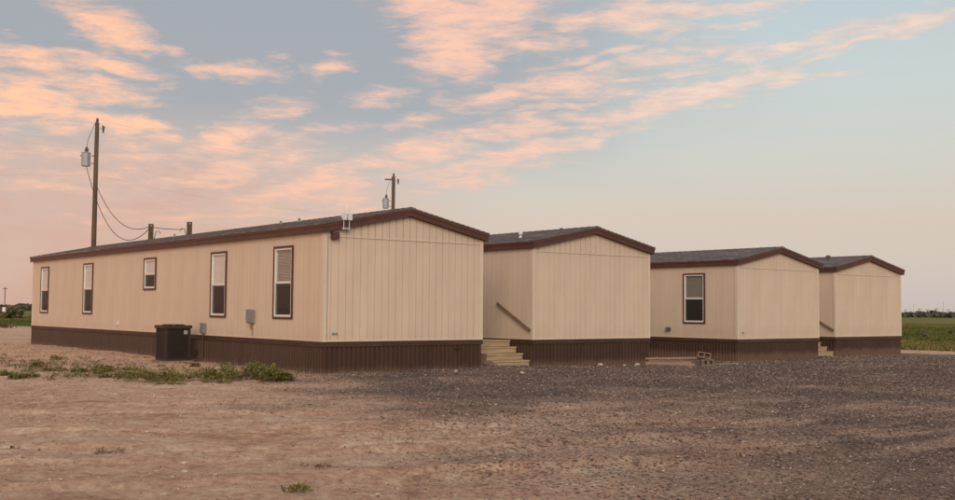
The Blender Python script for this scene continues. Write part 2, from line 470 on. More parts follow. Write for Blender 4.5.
def gravel_mask(x, y):
    # signed distance right of the line from the corner of the first home towards the camera
    ax, ay, bx, by = -4.1, 24.2, -1.0, 9.0
    nx, ny = (by - ay), -(bx - ax)
    ln = math.hypot(nx, ny)
    d = -((x - ax) * nx + (y - ay) * ny) / ln
    d = d + 4.0 * (fbm(x * .55 + 3, y * .55 + 7, 4) - .5)
    m = sstep(-1.6, 3.0, d)
    m = m * sstep(-4.6, -6.2, field_line(x, y) + 1.5 * (fbm(x * .3, y * .3) - .5))
    return m
def gravel_dark(x, y):
    """how thick the dark crushed stone lies (1) or how much pale dirt shows between (0)"""
    u = x * RIGHT[0] + y * RIGHT[1]; w = x * BACK[0] + y * BACK[1]
    t = sstep(12.0, 21.0, y - .25 * x + 9 * (fbm(x * .3, y * .3, 4) - .5))
    streak = fbm(u * .16 + 5, w * 1.05 + 2, 4)
    v = .16 + .84 * np.maximum(t, .85 * sstep(.0, 5.0, x - .12 * (y - 9)))
    v = v - .6 * sstep(.56, .76, streak) * (1 - .72 * t)
    v = v + 1.1 * (fbm(x * .8, y * .8, 4) - .5)
    return np.clip(v, 0, 1)

# ------------------------------------------------------------------ ground
def axis(lo, hi, step, out_lo, out_hi):
    c = list(np.arange(lo, hi + step * .5, step))
    a, s = lo, step
    left = []
    while a > out_lo:
        s *= 1.22; a -= s; left.append(a)
    a, s = hi, step
    right = []
    while a < out_hi:
        s *= 1.22; a += s; right.append(a)
    return np.array(left[::-1] + c + right)
gx = axis(-13, 20, .095, -6000, 6000)
gy = axis(7.8, 40, .095, -300, 9000)
X, Y = np.meshgrid(gx, gy)
Z = ground_z(X, Y)
nX, nY = len(gx), len(gy)
verts = np.stack([X.ravel(), Y.ravel(), Z.ravel()], 1)
i = np.arange(nX * nY).reshape(nY, nX)
faces = np.stack([i[:-1, :-1].ravel(), i[:-1, 1:].ravel(), i[1:, 1:].ravel(), i[1:, :-1].ravel()], 1)
gm = gravel_mask(X, Y).ravel(); gd = gravel_dark(X, Y).ravel()
fl = field_line(X, Y) + 3.0 * (fbm(X * .25, Y * .25, 4) - .5)
gr = sstep(-.3, 1.6, fl).ravel()

def ground_mat():
    m = bpy.data.materials.new('ground'); m.use_nodes = True
    nt = m.node_tree; p = nt.nodes['Principled BSDF']
    p.inputs['Roughness'].default_value = 1.0
    p.inputs['Specular IOR Level'].default_value = 0.1
    N = lambda t: nt.nodes.new(t)
    Lk = nt.links.new
    tc = N('ShaderNodeTexCoord')
    at = N('ShaderNodeAttribute'); at.attribute_name = 'tone'
    sp = N('ShaderNodeSeparateColor'); Lk(at.outputs['Color'], sp.inputs[0])
    def noise(scale, det=6, rough=.6, st=(1, 1, 1), rot=0):
        mp = N('ShaderNodeMapping'); mp.inputs['Scale'].default_value = st; mp.inputs['Rotation'].default_value = (0, 0, rot)
        Lk(tc.outputs['Object'], mp.inputs[0])
        n = N('ShaderNodeTexNoise'); n.inputs['Scale'].default_value = scale; n.inputs['Detail'].default_value = det; n.inputs['Roughness'].default_value = rough
        Lk(mp.outputs[0], n.inputs['Vector']); return n.outputs[0]
    def ramp(v, stops):
        r = N('ShaderNodeValToRGB')
        while len(r.color_ramp.elements) < len(stops):
            r.color_ramp.elements.new(.5)
        for e, (q, c) in zip(r.color_ramp.elements, stops):
            e.position = q; e.color = (*c, 1)
        Lk(v, r.inputs[0]); return r.outputs[0]
    def mix(f, a, b, bt='MIX'):
        x = N('ShaderNodeMix'); x.data_type = 'RGBA'; x.blend_type = bt
        for s, v in ((x.inputs['Factor'], f), (x.inputs[6], a), (x.inputs[7], b)):
            if isinstance(v, float): s.default_value = v
            else: Lk(v, s)
        return x.outputs[2]
    dirt = ramp(noise(.55, 8, .62), [(.30, (.38, .225, .150)), (.42, (.50, .325, .225)), (.5, (.575, .365, .265)), (.58, (.55, .365, .260)), (.66, (.63, .44, .335)), (.76, (.70, .52, .41))])
    tr = ramp(noise(1.0, 6, .6, (.35, 2.2, 1), -TH), [(.35, (.40, .38, .37)), (.65, (.66, .65, .65))])
    dirt = mix(.45, dirt, tr, 'OVERLAY')
    blot = ramp(noise(3.2, 7, .68), [(.34, (.38, .36, .35)), (.64, (.72, .71, .71))])
    dirt = mix(.7, dirt, blot, 'OVERLAY')
    fine = ramp(noise(11, 8, .72), [(.33, (.33, .33, .33)), (.66, (.74, .74, .74))])
    dirt = mix(.85, dirt, fine, 'OVERLAY')
    dark = ramp(noise(16, 7, .75), [(.33, (.075, .053, .047)), (.5, (.150, .110, .097)), (.70, (.29, .22, .195))])
    vo = N('ShaderNodeTexVoronoi'); vo.inputs['Scale'].default_value = 34; Lk(tc.outputs['Object'], vo.inputs['Vector'])
    vs_ = N('ShaderNodeSeparateColor'); Lk(vo.outputs['Color'], vs_.inputs[0])
    stones = ramp(vs_.outputs[0], [(.0, (.055, .040, .035)), (.35, (.11, .082, .070)), (.62, (.24, .175, .145)), (.85, (.42, .31, .25)), (.97, (.62, .52, .45))])
    some = N('ShaderNodeMath'); some.operation = 'LESS_THAN'; Lk(vs_.outputs[1], some.inputs[0]); some.inputs[1].default_value = .33
    sm2 = N('ShaderNodeMath'); sm2.operation = 'MULTIPLY'; Lk(some.outputs[0], sm2.inputs[0]); Lk(sp.outputs[0], sm2.inputs[1])
    sm3 = N('ShaderNodeMath'); sm3.operation = 'MULTIPLY'; Lk(sm2.outputs[0], sm3.inputs[0]); sm3.inputs[1].default_value = .8
    gmx = N('ShaderNodeMath'); gmx.operation = 'MULTIPLY'; Lk(sp.outputs[0], gmx.inputs[0]); Lk(sp.outputs[1], gmx.inputs[1])
    c = mix(gmx.outputs[0], dirt, dark)
    c = mix(sm3.outputs[0], c, stones)
    grass = ramp(noise(.12, 8, .7), [(.34, (.125, .135, .040)), (.5, (.175, .170, .054)), (.66, (.225, .198, .078))])
    c = mix(sp.outputs[2], c, grass)
    Lk(c, p.inputs['Base Color'])
    b = N('ShaderNodeBump'); b.inputs['Strength'].default_value = 1.0; b.inputs['Distance'].default_value = .07
    Lk(noise(9, 8, .75), b.inputs['Height']); Lk(b.outputs[0], p.inputs['Normal'])
    MATS['ground'] = m
ground_mat()
g = link('ground', np_mesh('ground', verts, faces, 'ground', np.stack([gm, gd, gr], 1)))
g['kind'] = 'structure'
g.data.polygons.foreach_set('use_smooth', np.ones(len(g.data.polygons), bool))

def gz(x, y):
    return float(ground_z(np.array([x]), np.array([y]))[0])

# ------------------------------------------------------------------ mobile homes
MESH = {}
def siding_mesh(w, z0, top, key=None, groove=.203, depth=.022, gw=.028, phase=0.0):
    """grooved sheet: local x across, outer face at y = 0, back at y = +.030; top(x) gives the upper edge"""
    k = key or ('sid', round(w, 3), round(z0, 3), round(top(0), 3), depth)
    if k in MESH:
        return MESH[k]
    prof = [(0.003, 0.0)]
    x = groove - phase
    while x < w - gw:
        prof += [(x - gw / 2, 0), (x - gw / 2 + .004, depth), (x + gw / 2 - .004, depth), (x + gw / 2, 0)]
        x += groove
    prof += [(w - .003, 0.0), (w - .003, .030), (.003, .030)]
    mb = MB()
    mb.prism(prof, lambda p: (p[0], p[1], z0), lambda p: (p[0], p[1], top(p[0])))
    MESH[k] = mb.mesh('siding_panel', 'siding')
    return MESH[k]
def skirt_mesh(w, h):
    k = ('skirt', round(w, 3), round(h, 3))
    if k in MESH:
        return MESH[k]
    n = 3
    prof = [(0, .016)]
    for j in range(n):
        a = w * j / n
        q = w / n
        prof += [(a + .012, .016), (a + .026, -.018), (a + q * .60, -.018), (a + q * .60 + .014, .016)]
    prof += [(w, .016), (w, .024), (0, .024)]
    mb = MB()
    mb.prism(prof, lambda p: (p[0], p[1], 0), lambda p: (p[0], p[1], h))
    MESH[k] = mb.mesh('skirt_panel', 'brown_skirt')
    return MESH[k]

def window(root, y0, y1, z0, z1, blind, tilt):
    """opening in the left wall: y0 near the front, y1 far; the outside is towards -x"""
    t = .055
    f = MB()
    a0, a1, b0, b1 = y0 + t, y1 - t, z0 + t, z1 - t
    fr = .042
    f.box(-.022, .05, a0, a0 + fr, b0, b1).box(-.022, .05, a1 - fr, a1, b0, b1)
    f.box(-.022, .05, a0 + fr, a1 - fr, b0, b0 + fr + .012).box(-.022, .05, a0 + fr, a1 - fr, b1 - fr, b1)
    o = part(f, 'window', 'white_vinyl', root)
    for q in ((y0, y0 + t, z0, z1), (y1 - t, y1, z0, z1), (y0 + t, y1 - t, z0, z0 + t), (y0 + t, y1 - t, z1 - t, z1)):
        part(MB().box(-.034, .01, *q), 'trim_board', 'brown_trim', o)
    zm = (b0 + b1) / 2
    part(MB().box(-.016, .045, a0 + fr, a1 - fr, zm - .028, zm + .028), 'meeting_rail', 'white_vinyl', o)
    part(MB().sheet(.014, a0 + fr, a1 - fr, zm + .028, b1 - fr), 'pane', 'glass', o)
    part(MB().sheet(.024, a0 + fr, a1 - fr, b0 + fr + .012, zm - .028), 'pane', 'glass', o)
    part(MB().sheet(.003, a0 + fr, a1 - fr, b0 + fr + .012, zm - .028), 'insect_screen', 'screen_mesh', o)
    bl = MB()
    z = b1 - fr - .02
    c, s = math.cos(tilt) * .021, math.sin(tilt) * .021
    while z > zm - .03:
        bl.quadbox([(.055 - c, a0 + fr, z - s), (.055 - c, a1 - fr, z - s), (.055 + c, a1 - fr, z + s), (.055 + c, a0 + fr, z + s),
                    (.055 - c, a0 + fr, z - s + .002), (.055 - c, a1 - fr, z - s + .002), (.055 + c, a1 - fr, z + s + .002), (.055 + c, a0 + fr, z + s + .002)])
        z -= .034
    bl.box(.06, .09, a0 + fr, a1 - fr, zm - .065, zm - .04)
    part(bl, 'blind', blind, o)
    return o

def make_home(idx, label, seen, windows):
    hx, hy, hz = HOMES[idx]
    root = thing('mobile_home', label, 'mobile home', (hx, hy, hz), TH, 'mobile homes in a row')
    zt = lambda x: HE + SLOPE * min(x, W - x)
    # left wall segments: (y0, y1, is_window, z0, z1)
    segs = []
    cur = 0.0
    for (a, b, z0, z1, *_) in sorted(windows):
        n = max(1, math.ceil((a - cur) / 1.22 - .02))
        segs += [(cur + (a - cur) * k / n, cur + (a - cur) * (k + 1) / n, None) for k in range(n)]
        segs.append((a, b, (z0, z1))); cur = b
    n = max(1, math.ceil((L - cur) / 1.22))
    segs += [(cur + (L - cur) * k / n, cur + (L - cur) * (k + 1) / n, None) for k in range(n)]
    # shell
    wmb = MB()
    t0, t1 = .030, .12
    for (a, b, wz) in segs:
        if wz is None:
            wmb.box(t0, t1, a, b, HB, HE)
        else:
            wmb.box(t0, t1, a, b, HB, wz[0] + .05).box(t0, t1, a, b, wz[1] - .05, HE)
    part(wmb, 'wall', 'inner_wall', root)
    end = [(t1, HB), (W - t0, HB), (W - t0, HE), (W / 2, HE + SLOPE * W / 2), (t1, HE + SLOPE * t1)]
    part(MB().prism(end, lambda p: (p[0], t0, p[1]), lambda p: (p[0], t1, p[1])), 'end_wall', 'inner_wall', root)
    part(MB().prism(end, lambda p: (p[0], L - t1, p[1]), lambda p: (p[0], L, p[1])), 'end_wall', 'siding', root)
    part(MB().box(W - t1, W, t1, L - t1, HB, HE), 'wall', 'siding', root)
    part(MB().box(.03, W - .03, .03, L - .03, HB - .12, HB - .003), 'floor_deck', 'room_dark', root)
    part(MB().box(t1 + .003, W - t1 - .003, t1 + .003, L - t1 - .003, HE - .1, HE - .02), 'ceiling_board', 'inner_wall', root)
    # siding on the long side (panels only as far back as this side can be seen)
    rot = (0, 0, -math.pi / 2)
    for (a, b, wz) in segs:
        if a > seen:
            break
        w = b - a
        if wz is None:
            link('siding_panel', siding_mesh(w, HB, lambda x: HE, None, .203, .003, .016), root, (0, b, 0), rot)
        else:
            link('siding_panel', siding_mesh(w, HB, lambda x, z=wz[0]: z + .03, None, .203, .003, .016), root, (0, b, 0), rot)
            link('siding_panel', siding_mesh(w, wz[1] - .03, lambda x: HE, key=('top', round(w, 3), wz[1]), depth=.003, gw=.016), root, (0, b, 0), rot)
    # siding on the gable end: four sheets and the pieces above the belt line
    BELT = 3.235
    x = 0.0
    for k, w in enumerate((1.22, 1.22, 1.22, W - 3.66)):
        gd_ = (.020, .016, .006, .006)[idx]
        link('siding_panel', siding_mesh(w, HB, lambda q: BELT, key=('g', round(w, 2), gd_), depth=gd_, gw=.026), root, (x, 0, 0))
        if k == 1:   # the sheet under the ridge
            f = lambda q, x=x: zt(x + q)
        else:
            f = lambda q, x=x: zt(x + q)
        mb = MB()
        gs = [0.003] + [j * .203 for j in range(1, 6)] + [w - .003]
        for a, b in zip(gs[:-1], gs[1:]):
            if b > w: continue
            a2, b2 = a + .011, b - .011
            cuts = [a2, b2]
            if a2 < W / 2 - x < b2:
                cuts = [a2, W / 2 - x, b2]
            poly = [(c, BELT + .006) for c in (a2, b2)] + [(c, f(c) - .004) for c in reversed(cuts)]
            mb.prism(poly, lambda p: (p[0], -.004, p[1]), lambda p: (p[0], .028, p[1]))
        poly = [(.003, BELT + .006), (w - .003, BELT + .006), (w - .003, f(w - .003) - .006), (.003, f(.003) - .006)]
        mb.prism(poly, lambda p: (p[0], gd_, p[1]), lambda p: (p[0], .029, p[1]))
        part(mb, 'gable_siding', 'siding', root, (x, 0, 0))
        x += w
    part(MB().box(.09, W - .09, -.020, .004, BELT - .012, BELT + .012), 'belt_trim', 'trim_cream', root)
    # corner boards
    part(MB().box(-.022, .085, -.024, -.001, HB, HE).box(-.022, -.001, -.001, .085, HB, HE), 'corner_trim', 'trim_cream', root)
    part(MB().box(W - .085, W + .022, -.024, -.001, HB, HE).box(W + .001, W + .022, -.001, .085, HB, HE), 'corner_trim', 'trim_cream', root)
    part(MB().box(-.022, -.001, L - .085, L, HB, HE), 'corner_trim', 'trim_cream', root)
    part(MB().box(-.014, -.002, .087, L - .087, HE - .085, HE - .004), 'frieze_board', 'trim_cream', root)
    # bottom strip of the walls and the rail over the skirting
    part(MB().box(-.016, -.001, .087, L - .087, HB + .002, HB + .045).box(.087, W - .087, -.018, -.001, HB + .002, HB + .045), 'lit_edge_strip', 'trim_cream', root)  # pale added strip stands in for light caught by the siding's lower edge
    rl = part(MB().box(-.026, .02, .02, L, HB - .115, HB - .002).box(-.026, W + .026, -.026, .02, HB - .115, HB - .002), 'skirt_rail', 'brown_skirt', root)
    part(MB().box(-.036, -.026, -.036, L, HB - .118, HB - .1).box(-.026, W + .036, -.036, -.026, HB - .118, HB - .1), 'rail_lip', 'brown_skirt', rl)
    # skirting panels
    depth0 = -.14
    hh = HB - .11 - depth0
    n = 12
    for k in range(n):
        link('skirt_panel', skirt_mesh(W / n - .004, hh), root, (k * W / n + .002, 0, depth0))
    n = 58
    for k in range(n):
        if k * L / n > seen:
            break
        link('skirt_panel', skirt_mesh(L / n - .004, hh), root, (0, (k + 1) * L / n - .002, depth0), rot)
    part(MB().box(.03, W, .03, L, depth0, HB - .12), 'skirt_backing', 'brown_skirt', root)
    # roof: stepped shingle courses on both slopes
    steps = 15
    top = lambda q: HE + RT + SLOPE * q
    left = []
    for j in range(steps):
        a = -OS - .025 + (W / 2 + OS + .025) * j / steps
        b = -OS - .025 + (W / 2 + OS + .025) * (j + 1) / steps
        left += [(a, top(a) + .006), (b, top(b) - .006)]
    left[-1] = (W / 2 - .001, top(W / 2) - .004)
    y0, y1 = -OF - .02, L + OF + .02
    for sgn in (0, 1):
        poly = left + [(W / 2 - .001, top(W / 2) - .034), (-OS - .025, top(-OS - .025) - .028)]
        if sgn:
            poly = [(W - p[0], p[1]) for p in poly]
        ro = part(MB().prism(poly, lambda p: (p[0], y0, p[1]), lambda p: (p[0], y1, p[1])), 'roof', 'shingle', root)
        e = -OS if not sgn else W + OS
        d = 1 if not sgn else -1
        zb = HE - SLOPE * OS
        part(MB().box(min(e, e + d * .02), max(e, e + d * .02), -OF + .02, L + OF, zb - .012, zb + RT - .034), 'fascia', 'brown_trim', ro)
        part(MB().box(min(e - d * .016, e), max(e - d * .016, e), -OF - .012, L + OF, zb + RT - .09, zb + RT - .036), 'drip_edge', 'brown_trim', ro)
        q0, q1 = (-OS, W / 2) if not sgn else (W + OS, W / 2)
        h = lambda q: HE + SLOPE * min(q, W - q)
        rk = [(q0, h(q0) - .012), (q1, h(q1) - .012), (q1, h(q1) + RT - .036), (q0, h(q0) + RT - .036)]
        part(MB().prism(rk, lambda p: (p[0], -OF, p[1]), lambda p: (p[0], -OF + .02, p[1])), 'rake_board', 'brown_trim', ro)
        rk2 = [(q0, h(q0) + RT - .10), (q1, h(q1) + RT - .10), (q1, h(q1) + RT - .036), (q0, h(q0) + RT - .036)]
        part(MB().prism(rk2, lambda p: (p[0], -OF - .016, p[1]), lambda p: (p[0], -OF - .001, p[1])), 'rake_edge', 'brown_trim', ro)
        sf = [(q0 + d * .02, h(q0 + d * .02) + .0), (q1, h(q1)), (q1, h(q1) + .012), (q0 + d * .02, h(q0 + d * .02) + .012)]
        part(MB().prism(sf, lambda p: (p[0], -OF + .021, p[1]), lambda p: (p[0], -.003, p[1])), 'soffit', 'brown_trim', ro)
        part(MB().box(min(e + d * .021, -.023 * d + (0 if not sgn else W)), max(e + d * .021, -.023 * d + (0 if not sgn else W)), -.02, L, HE - .02, HE - .008), 'soffit', 'brown_trim', ro)
        if not sgn:
            cap = MB()
            zr = top(W / 2)
            yy = y0
            while yy < y1 - .1:
                ye = min(yy + .3, y1)
                for s2 in (-1, 1):
                    cap.quadbox([(W / 2, yy, zr - .006), (W / 2 + s2 * .14, yy, zr - .006 - SLOPE * .14), (W / 2 + s2 * .14, ye, zr - .008 - SLOPE * .14), (W / 2, ye, zr - .008),
                                 (W / 2, yy, zr + .018), (W / 2 + s2 * .14, yy, zr + .014 - SLOPE * .14), (W / 2 + s2 * .14, ye, zr + .006 - SLOPE * .14), (W / 2, ye, zr + .008)])
                yy += .3
            part(cap, 'ridge_cap', 'shingle', ro)
            roof_left = ro
    for (a, b, z0, z1, bl, ti) in windows:
        window(root, a, b, z0, z1, bl, ti)
    return root, roof_left

WIN = lambda y, b='blind_white', t=1.15, z0=1.255, z1=3.075: (y, y + 1.02, z0, z1, b, t)
home1, roof1 = make_home(0, 'cream mobile home with five brown-trimmed windows along its long side', 99,
    [WIN(21.35), WIN(16.18), (10.32, 11.34, 2.06, 3.075, 'blind_white', 1.15), WIN(5.25), WIN(1.47, 'blind_grey', .5)])
home2, roof2 = make_home(1, 'cream mobile home with pine steps and a white vent on its roof', 7.5, [])
home3, roof3 = make_home(2, 'cream mobile home with one window beside a plank and block pile', 8.5, [WIN(1.42, 'blind_grey', .45)])
home4, roof4 = make_home(3, 'cream mobile home at the end of the row beside the grass field', 6.5, [])

def roof_z(x):
    return HE + RT + SLOPE * min(x, W - x)
def vent_pipe(parent, x, y, h, r, mat, cap=False):
    z = roof_z(x)
    p = part(MB().tube([(x, y, z - .05), (x, y, z + h)], r, 10), 'vent_pipe', mat, parent, smooth=False)
    part(MB().tube([(x, y, z - .03), (x, y, z + .035)], [r * 2.2, r * 1.2], 10), 'flashing', mat, p)
    if cap:
        part(MB().tube([(x, y, z + h - .01), (x, y, z + h + .05), (x, y, z + h + .09)], [r * 2.1, r * 2.1, r * .9], 12), 'vent_cap', mat, p)
for (x, y, h, r) in ((2.0, 4.9, .10, .035), (2.0, 6.0, .09, .035), (1.9, 13.6, .11, .03)):
    vent_pipe(roof1, x, y, h, r, 'grey_box', False)
vent_pipe(roof2, .85, 1.55, .10, .032, 'tank_white', True)
vent_pipe(roof2, 1.9, .9, .08, .05, 'porcelain', False)
vent_pipe(roof4, 1.5, 1.3, .12, .05, 'porcelain', True)

# small fittings on the homes
def wall_fit(root, name, y0, y1, z0, z1, d, mat):
    return part(MB().box(-d, -.001, y0, y1, z0, z1), name, mat, root)
bx = wall_fit(home1, 'disconnect_box', 3.50, 3.78, 1.13, 1.47, .11, 'grey_box')
part(MB().box(-.125, -.11, 3.485, 3.795, 1.16, 1.485), 'box_cover', 'grey_box', bx)
part(MB().tube([(-.05, 3.64, 1.13), (-.05, 3.64, 1.03), (-.02, 3.64, .98)], .035, 8), 'conduit', 'pine_weathered', bx)
part(MB().tube([(-.045, 3.58, 1.0), (-.04, 3.58, .80)], .012, 6), 'wire', 'grey_box', bx)
bx = wall_fit(home1, 'switch_box', 6.50, 6.72, .80, 1.08, .10, 'grey_box')
part(MB().box(-.112, -.10, 6.49, 6.73, .82, 1.09), 'box_cover', 'grey_box', bx)
part(MB().tube([(-.06, 6.61, .80), (-.06, 6.61, .15), (-.16, 6.63, .06), (-.35, 6.7, .05)], .014, 8), 'conduit', 'brown_trim', bx)
wall_fit(home1, 'outlet_cover', 13.52, 13.66, .92, 1.03, .045, 'tank_white')
part(MB().box(.25, .40, -.010, -.002, .90, .955), 'data_plate', 'grey_box', home1)
part(MB().box(3.84, 4.02, -.034, -.017, .48, .545), 'skirt_vent', 'ac_dark', home1)
vt = part(MB().box(-.06, -.002, 3.05, 3.22, .98, 1.10), 'dryer_vent', 'porcelain', home3)
part(MB().quadbox([(-.11, 3.04, .97), (-.11, 3.23, .97), (-.1, 3.23, .99), (-.1, 3.04, .99), (-.06, 3.04, 1.09), (-.06, 3.23, 1.09), (-.055, 3.23, 1.11), (-.055, 3.04, 1.11)]), 'vent_flap', 'porcelain', vt)
part(MB().box(.24, .34, -.010, -.002, .93, .99), 'data_plate', 'grey_box', home3)
part(MB().box(.16, .34, -.13, -.026, 3.16, 3.34), 'eave_return', 'brown_trim', home1)

# ------------------------------------------------------------------ antenna on the first gable
def loc2w(h, x, y, z=0.0):
    hx, hy, hz = HOMES[h]
    return (hx + RIGHT[0] * x + BACK[0] * y, hy + RIGHT[1] * x + BACK[1] * y, hz + z)
an = thing('antenna', 'small white twin-panel antenna clamped to the gable edge', 'antenna', loc2w(0, .50, -OF - .04, 3.42), TH)
for dx in (-.075, .075):
    mb = MB().tube([(dx, 0, -.03), (dx, 0, .53)], .010, 6)
    rod = part(mb, 'mast', 'tank_white', an)
    part(MB().box(dx - .055, dx + .055, -.05, -.012, .20, .36), 'panel', 'tank_white', an)
part(MB().box(-.15, .15, -.012, .012, .26, .30), 'cross_bar', 'tank_white', an)
part(MB().box(-.11, .11, .010, .030, -.02, .03), 'clamp', 'galvanised', an)

# ------------------------------------------------------------------ wooden steps
def make_steps(h, label):
    root = thing('wooden_steps', label, 'steps', loc2w(h, 0, 0, 0), TH, 'wooden entry steps')
    x0, x1 = -1.36, -.06
    run, rise, nst = .285, .178, 4
    y = .04
    for k in range(nst):
        z = rise * (k + 1)
        part(MB().box(x0 + .04, x1 - .04, y + .03, y + .055, rise * k + .004 - (.1 if k == 0 else 0), z - .042), 'riser', 'pine', root)
        dep = run if k < nst - 1 else 1.5
        nb = 2 if k < nst - 1 else 10
        for b in range(nb):
            part(MB().box(x0 - random.uniform(0, .015), x1, y + dep * b / nb + .004, y + dep * (b + 1) / nb - .004, z - .04, z), 'tread_board', 'pine', root)
        y += run
    yl = y - run + 1.5
    for xs in (x0 + .002, x1 - .038):
        prof = []
        yy = .07
        for k in range(nst):
            prof += [(yy, rise * k - (.1 if k == 0 else 0)), (yy, rise * (k + 1) - .043)]
            yy += run
        prof += [(yl, rise * nst - .043), (yl, rise * nst - .22), (yy - run + .3, rise * nst - .22), (.45, -.1)]
        part(MB().prism(prof, lambda p: (xs, p[0], p[1]), lambda p: (xs + .036, p[0], p[1])), 'stringer', 'pine', root)
    for (px, py) in ((x0 + .045, yl - .1), (x1 - .135, yl - .1), (x0 + .045, yl - .9)):
        part(MB().box(px, px + .09, py, py + .09, -.1, rise * nst - .045), 'post', 'pine_weathered', root)
    # rail on the wall side
    a, b = Vector((-.075, .03, 1.0)), Vector((-.075, 1.5, 1.76))
    d = (b - a).normalized(); n = Vector((0, -d.z, d.y)) * .036
    pts = [a - n, b - n, b + n, a + n]
    rail = part(MB().quadbox([(p.x - .019, p.y, p.z) for p in pts] + [(p.x + .019, p.y, p.z) for p in pts]), 'handrail', 'rail_wood', root)
    for t in (.15, .8):
        c = a.lerp(b, t)
        part(MB().box(-.056, -.002, c.y - .02, c.y + .02, c.z - .03, c.z + .03), 'bracket', 'galvanised', rail)
    return root
make_steps(1, 'new pine entry steps in the gap behind the longest home')
make_steps(3, 'pine entry steps in the narrow gap before the end home')

# ------------------------------------------------------------------ air conditioner
def make_ac():
    lx, ly = -1.10, 6.72
    p = loc2w(0, lx, ly)
    root = thing('air_conditioner', 'dark brown outdoor air conditioner on a pad against the long wall', 'air conditioner', (p[0], p[1], gz(p[0], p[1])), TH)
    w, d, h = .72, .72, 1.0
    part(MB().box(-.08, w + .08, -.08, d + .08, -.08, .05), 'pad', 'concrete', root)
    part(MB().box(.035, w - .035, .035, d - .035, .05, h - .06), 'coil', 'ac_dark', root)
    for (x, y) in ((0, 0), (w - .06, 0), (0, d - .06), (w - .06, d - .06)):
        part(MB().box(x, x + .06, y, y + .06, .05, h - .06), 'corner_post', 'ac_brown', root)
    part(MB().box(.001, w - .001, .001, d - .001, .051, .12), 'base_pan', 'ac_brown', root)
    lv = MB()
    z = .15
    while z < h - .1:
        for (a, b, c, e) in ((.06, w - .06, .004, .022), (.06, w - .06, d - .022, d - .004)):
            lv.box(a, b, c, e, z, z + .016)
        for (a, b) in ((.004, .022), (w - .022, w - .004)):
            lv.box(a, b, .06, d - .06, z, z + .016)
        z += .032
    lo = part(lv, 'louvre_grille', 'ac_brown', root)
    cap = MB()
    a = .035
    cap.quadbox([(-a, -a, h - .06), (w + a, -a, h - .06), (w + a, d + a, h - .06), (-a, d + a, h - .06), (-a, -a, h + .03), (w + a, -a, h + .03), (w + a, d + a, h + .03), (-a, d + a, h + .03)])
    co = part(cap, 'top_cover', 'ac_brown', root)
    fg = MB()
    for k in range(1, 7):
        r = .05 * k
        fg.tube([(w / 2 + r * math.cos(t), d / 2 + r * math.sin(t), h + .05) for t in np.linspace(0, 2 * math.pi, 25)], .006, 5, False)
    for k in range(8):
        t = k * math.pi / 4
        fg.tube([(w / 2, d / 2, h + .055), (w / 2 + .33 * math.cos(t), d / 2 + .33 * math.sin(t), h + .035)], .006, 5)
    part(fg, 'fan_guard', 'ac_dark', co)
    part(MB().box(w - .20, w - .09, -.004, .003, h - .22, h - .11), 'rating_plate', 'galvanised', root)
    part(MB().tube([(w - .1, .02, .18), (w + .05, -.03, .16), (w + .2, .1, .2), (w + .3, .3, .35)], .02, 7), 'refrigerant_line', 'black_rubber', root)
make_ac()

# ------------------------------------------------------------------ utility poles and wires
def make_pole(name, label, x, y, h, r0, r1, side, arm):
    z = gz(x, y)
    root = thing(name, label, 'utility pole', (x, y, z), 0, 'wooden utility poles')
    part(MB().tube([(0, 0, -.5), (0, 0, h * .5), (.01, 0, h)], [r0, (r0 + r1) / 2, r1], 12), 'pole', 'pole_wood', root, smooth=True)
    cz = h - 1.95
    t = part(MB().tube([(-.53, 0, cz - .37), (-.53, 0, cz - .35), (-.53, 0, cz + .30), (-.53, 0, cz + .35), (-.53, 0, cz + .40)], [.17, .225, .225, .24, .12], 14), 'transformer', 'galvanised', root)
    part(MB().box(-.33, -.1, -.05, .05, cz - .25, cz - .17).box(-.33, -.1, -.05, .05, cz + .14, cz + .22), 'hanger_bracket', 'galvanised', t)
    part(MB().tube([(-.50, 0, cz + .38), (-.50, 0, cz + .48), (-.50, 0, cz + .60), (-.50, 0, cz + .66)], [.085, .10, .075, .03], 9), 'bushing', 'porcelain', t)
    for k in range(3):
        part(MB().tube([(-.74, -.1 + .1 * k, cz + .18), (-.80, -.1 + .1 * k, cz + .18)], .025, 6), 'terminal', 'porcelain', t)
    part(MB().tube([(.02, 0, h), (.02, 0, h + .08), (.02, 0, h + .16), (.02, 0, h + .24)], [.03, .075, .075, .03], 9), 'insulator', 'porcelain', root)
    co = part(MB().box(.09, .30, -.03, .03, h - .34, h - .28), 'cutout_bracket', 'galvanised', root)
    part(MB().tube([(.31, 0, h - .16), (.36, 0, h - .30), (.33, 0, h - .55)], [.05, .055, .045], 8), 'fuse_cutout', 'porcelain', co)
    part(MB().tube([(.28, 0, h - .42), (.44, 0, h - .20)], .02, 6), 'fuse_tube', 'galvanised', co)
    if arm:
        part(MB().box(-.62, -.08, -.04, .04, h - .26, h - .17), 'bracket_arm', 'pole_wood', root)
    part(MB().tube([(.02, 0, h + .2), (-.2, .02, h - .25), (-.45, .01, h - .9), (-.5, 0, cz + .66)], .012, 5), 'lead_wire', 'black_rubber', root)
    return root
P1 = (-20.05, 56.0, 11.2)
P2 = (-6.10, 77.0, 11.25)
make_pole('utility_pole', 'tall wooden utility pole with transformer and wires drooping to short posts', P1[0], P1[1], P1[2], .145, .105, -1, False)
make_pole('utility_pole', 'wooden utility pole with transformer and short side arm, no drooping wires', P2[0], P2[1], P2[2], .150, .125, -1, True)

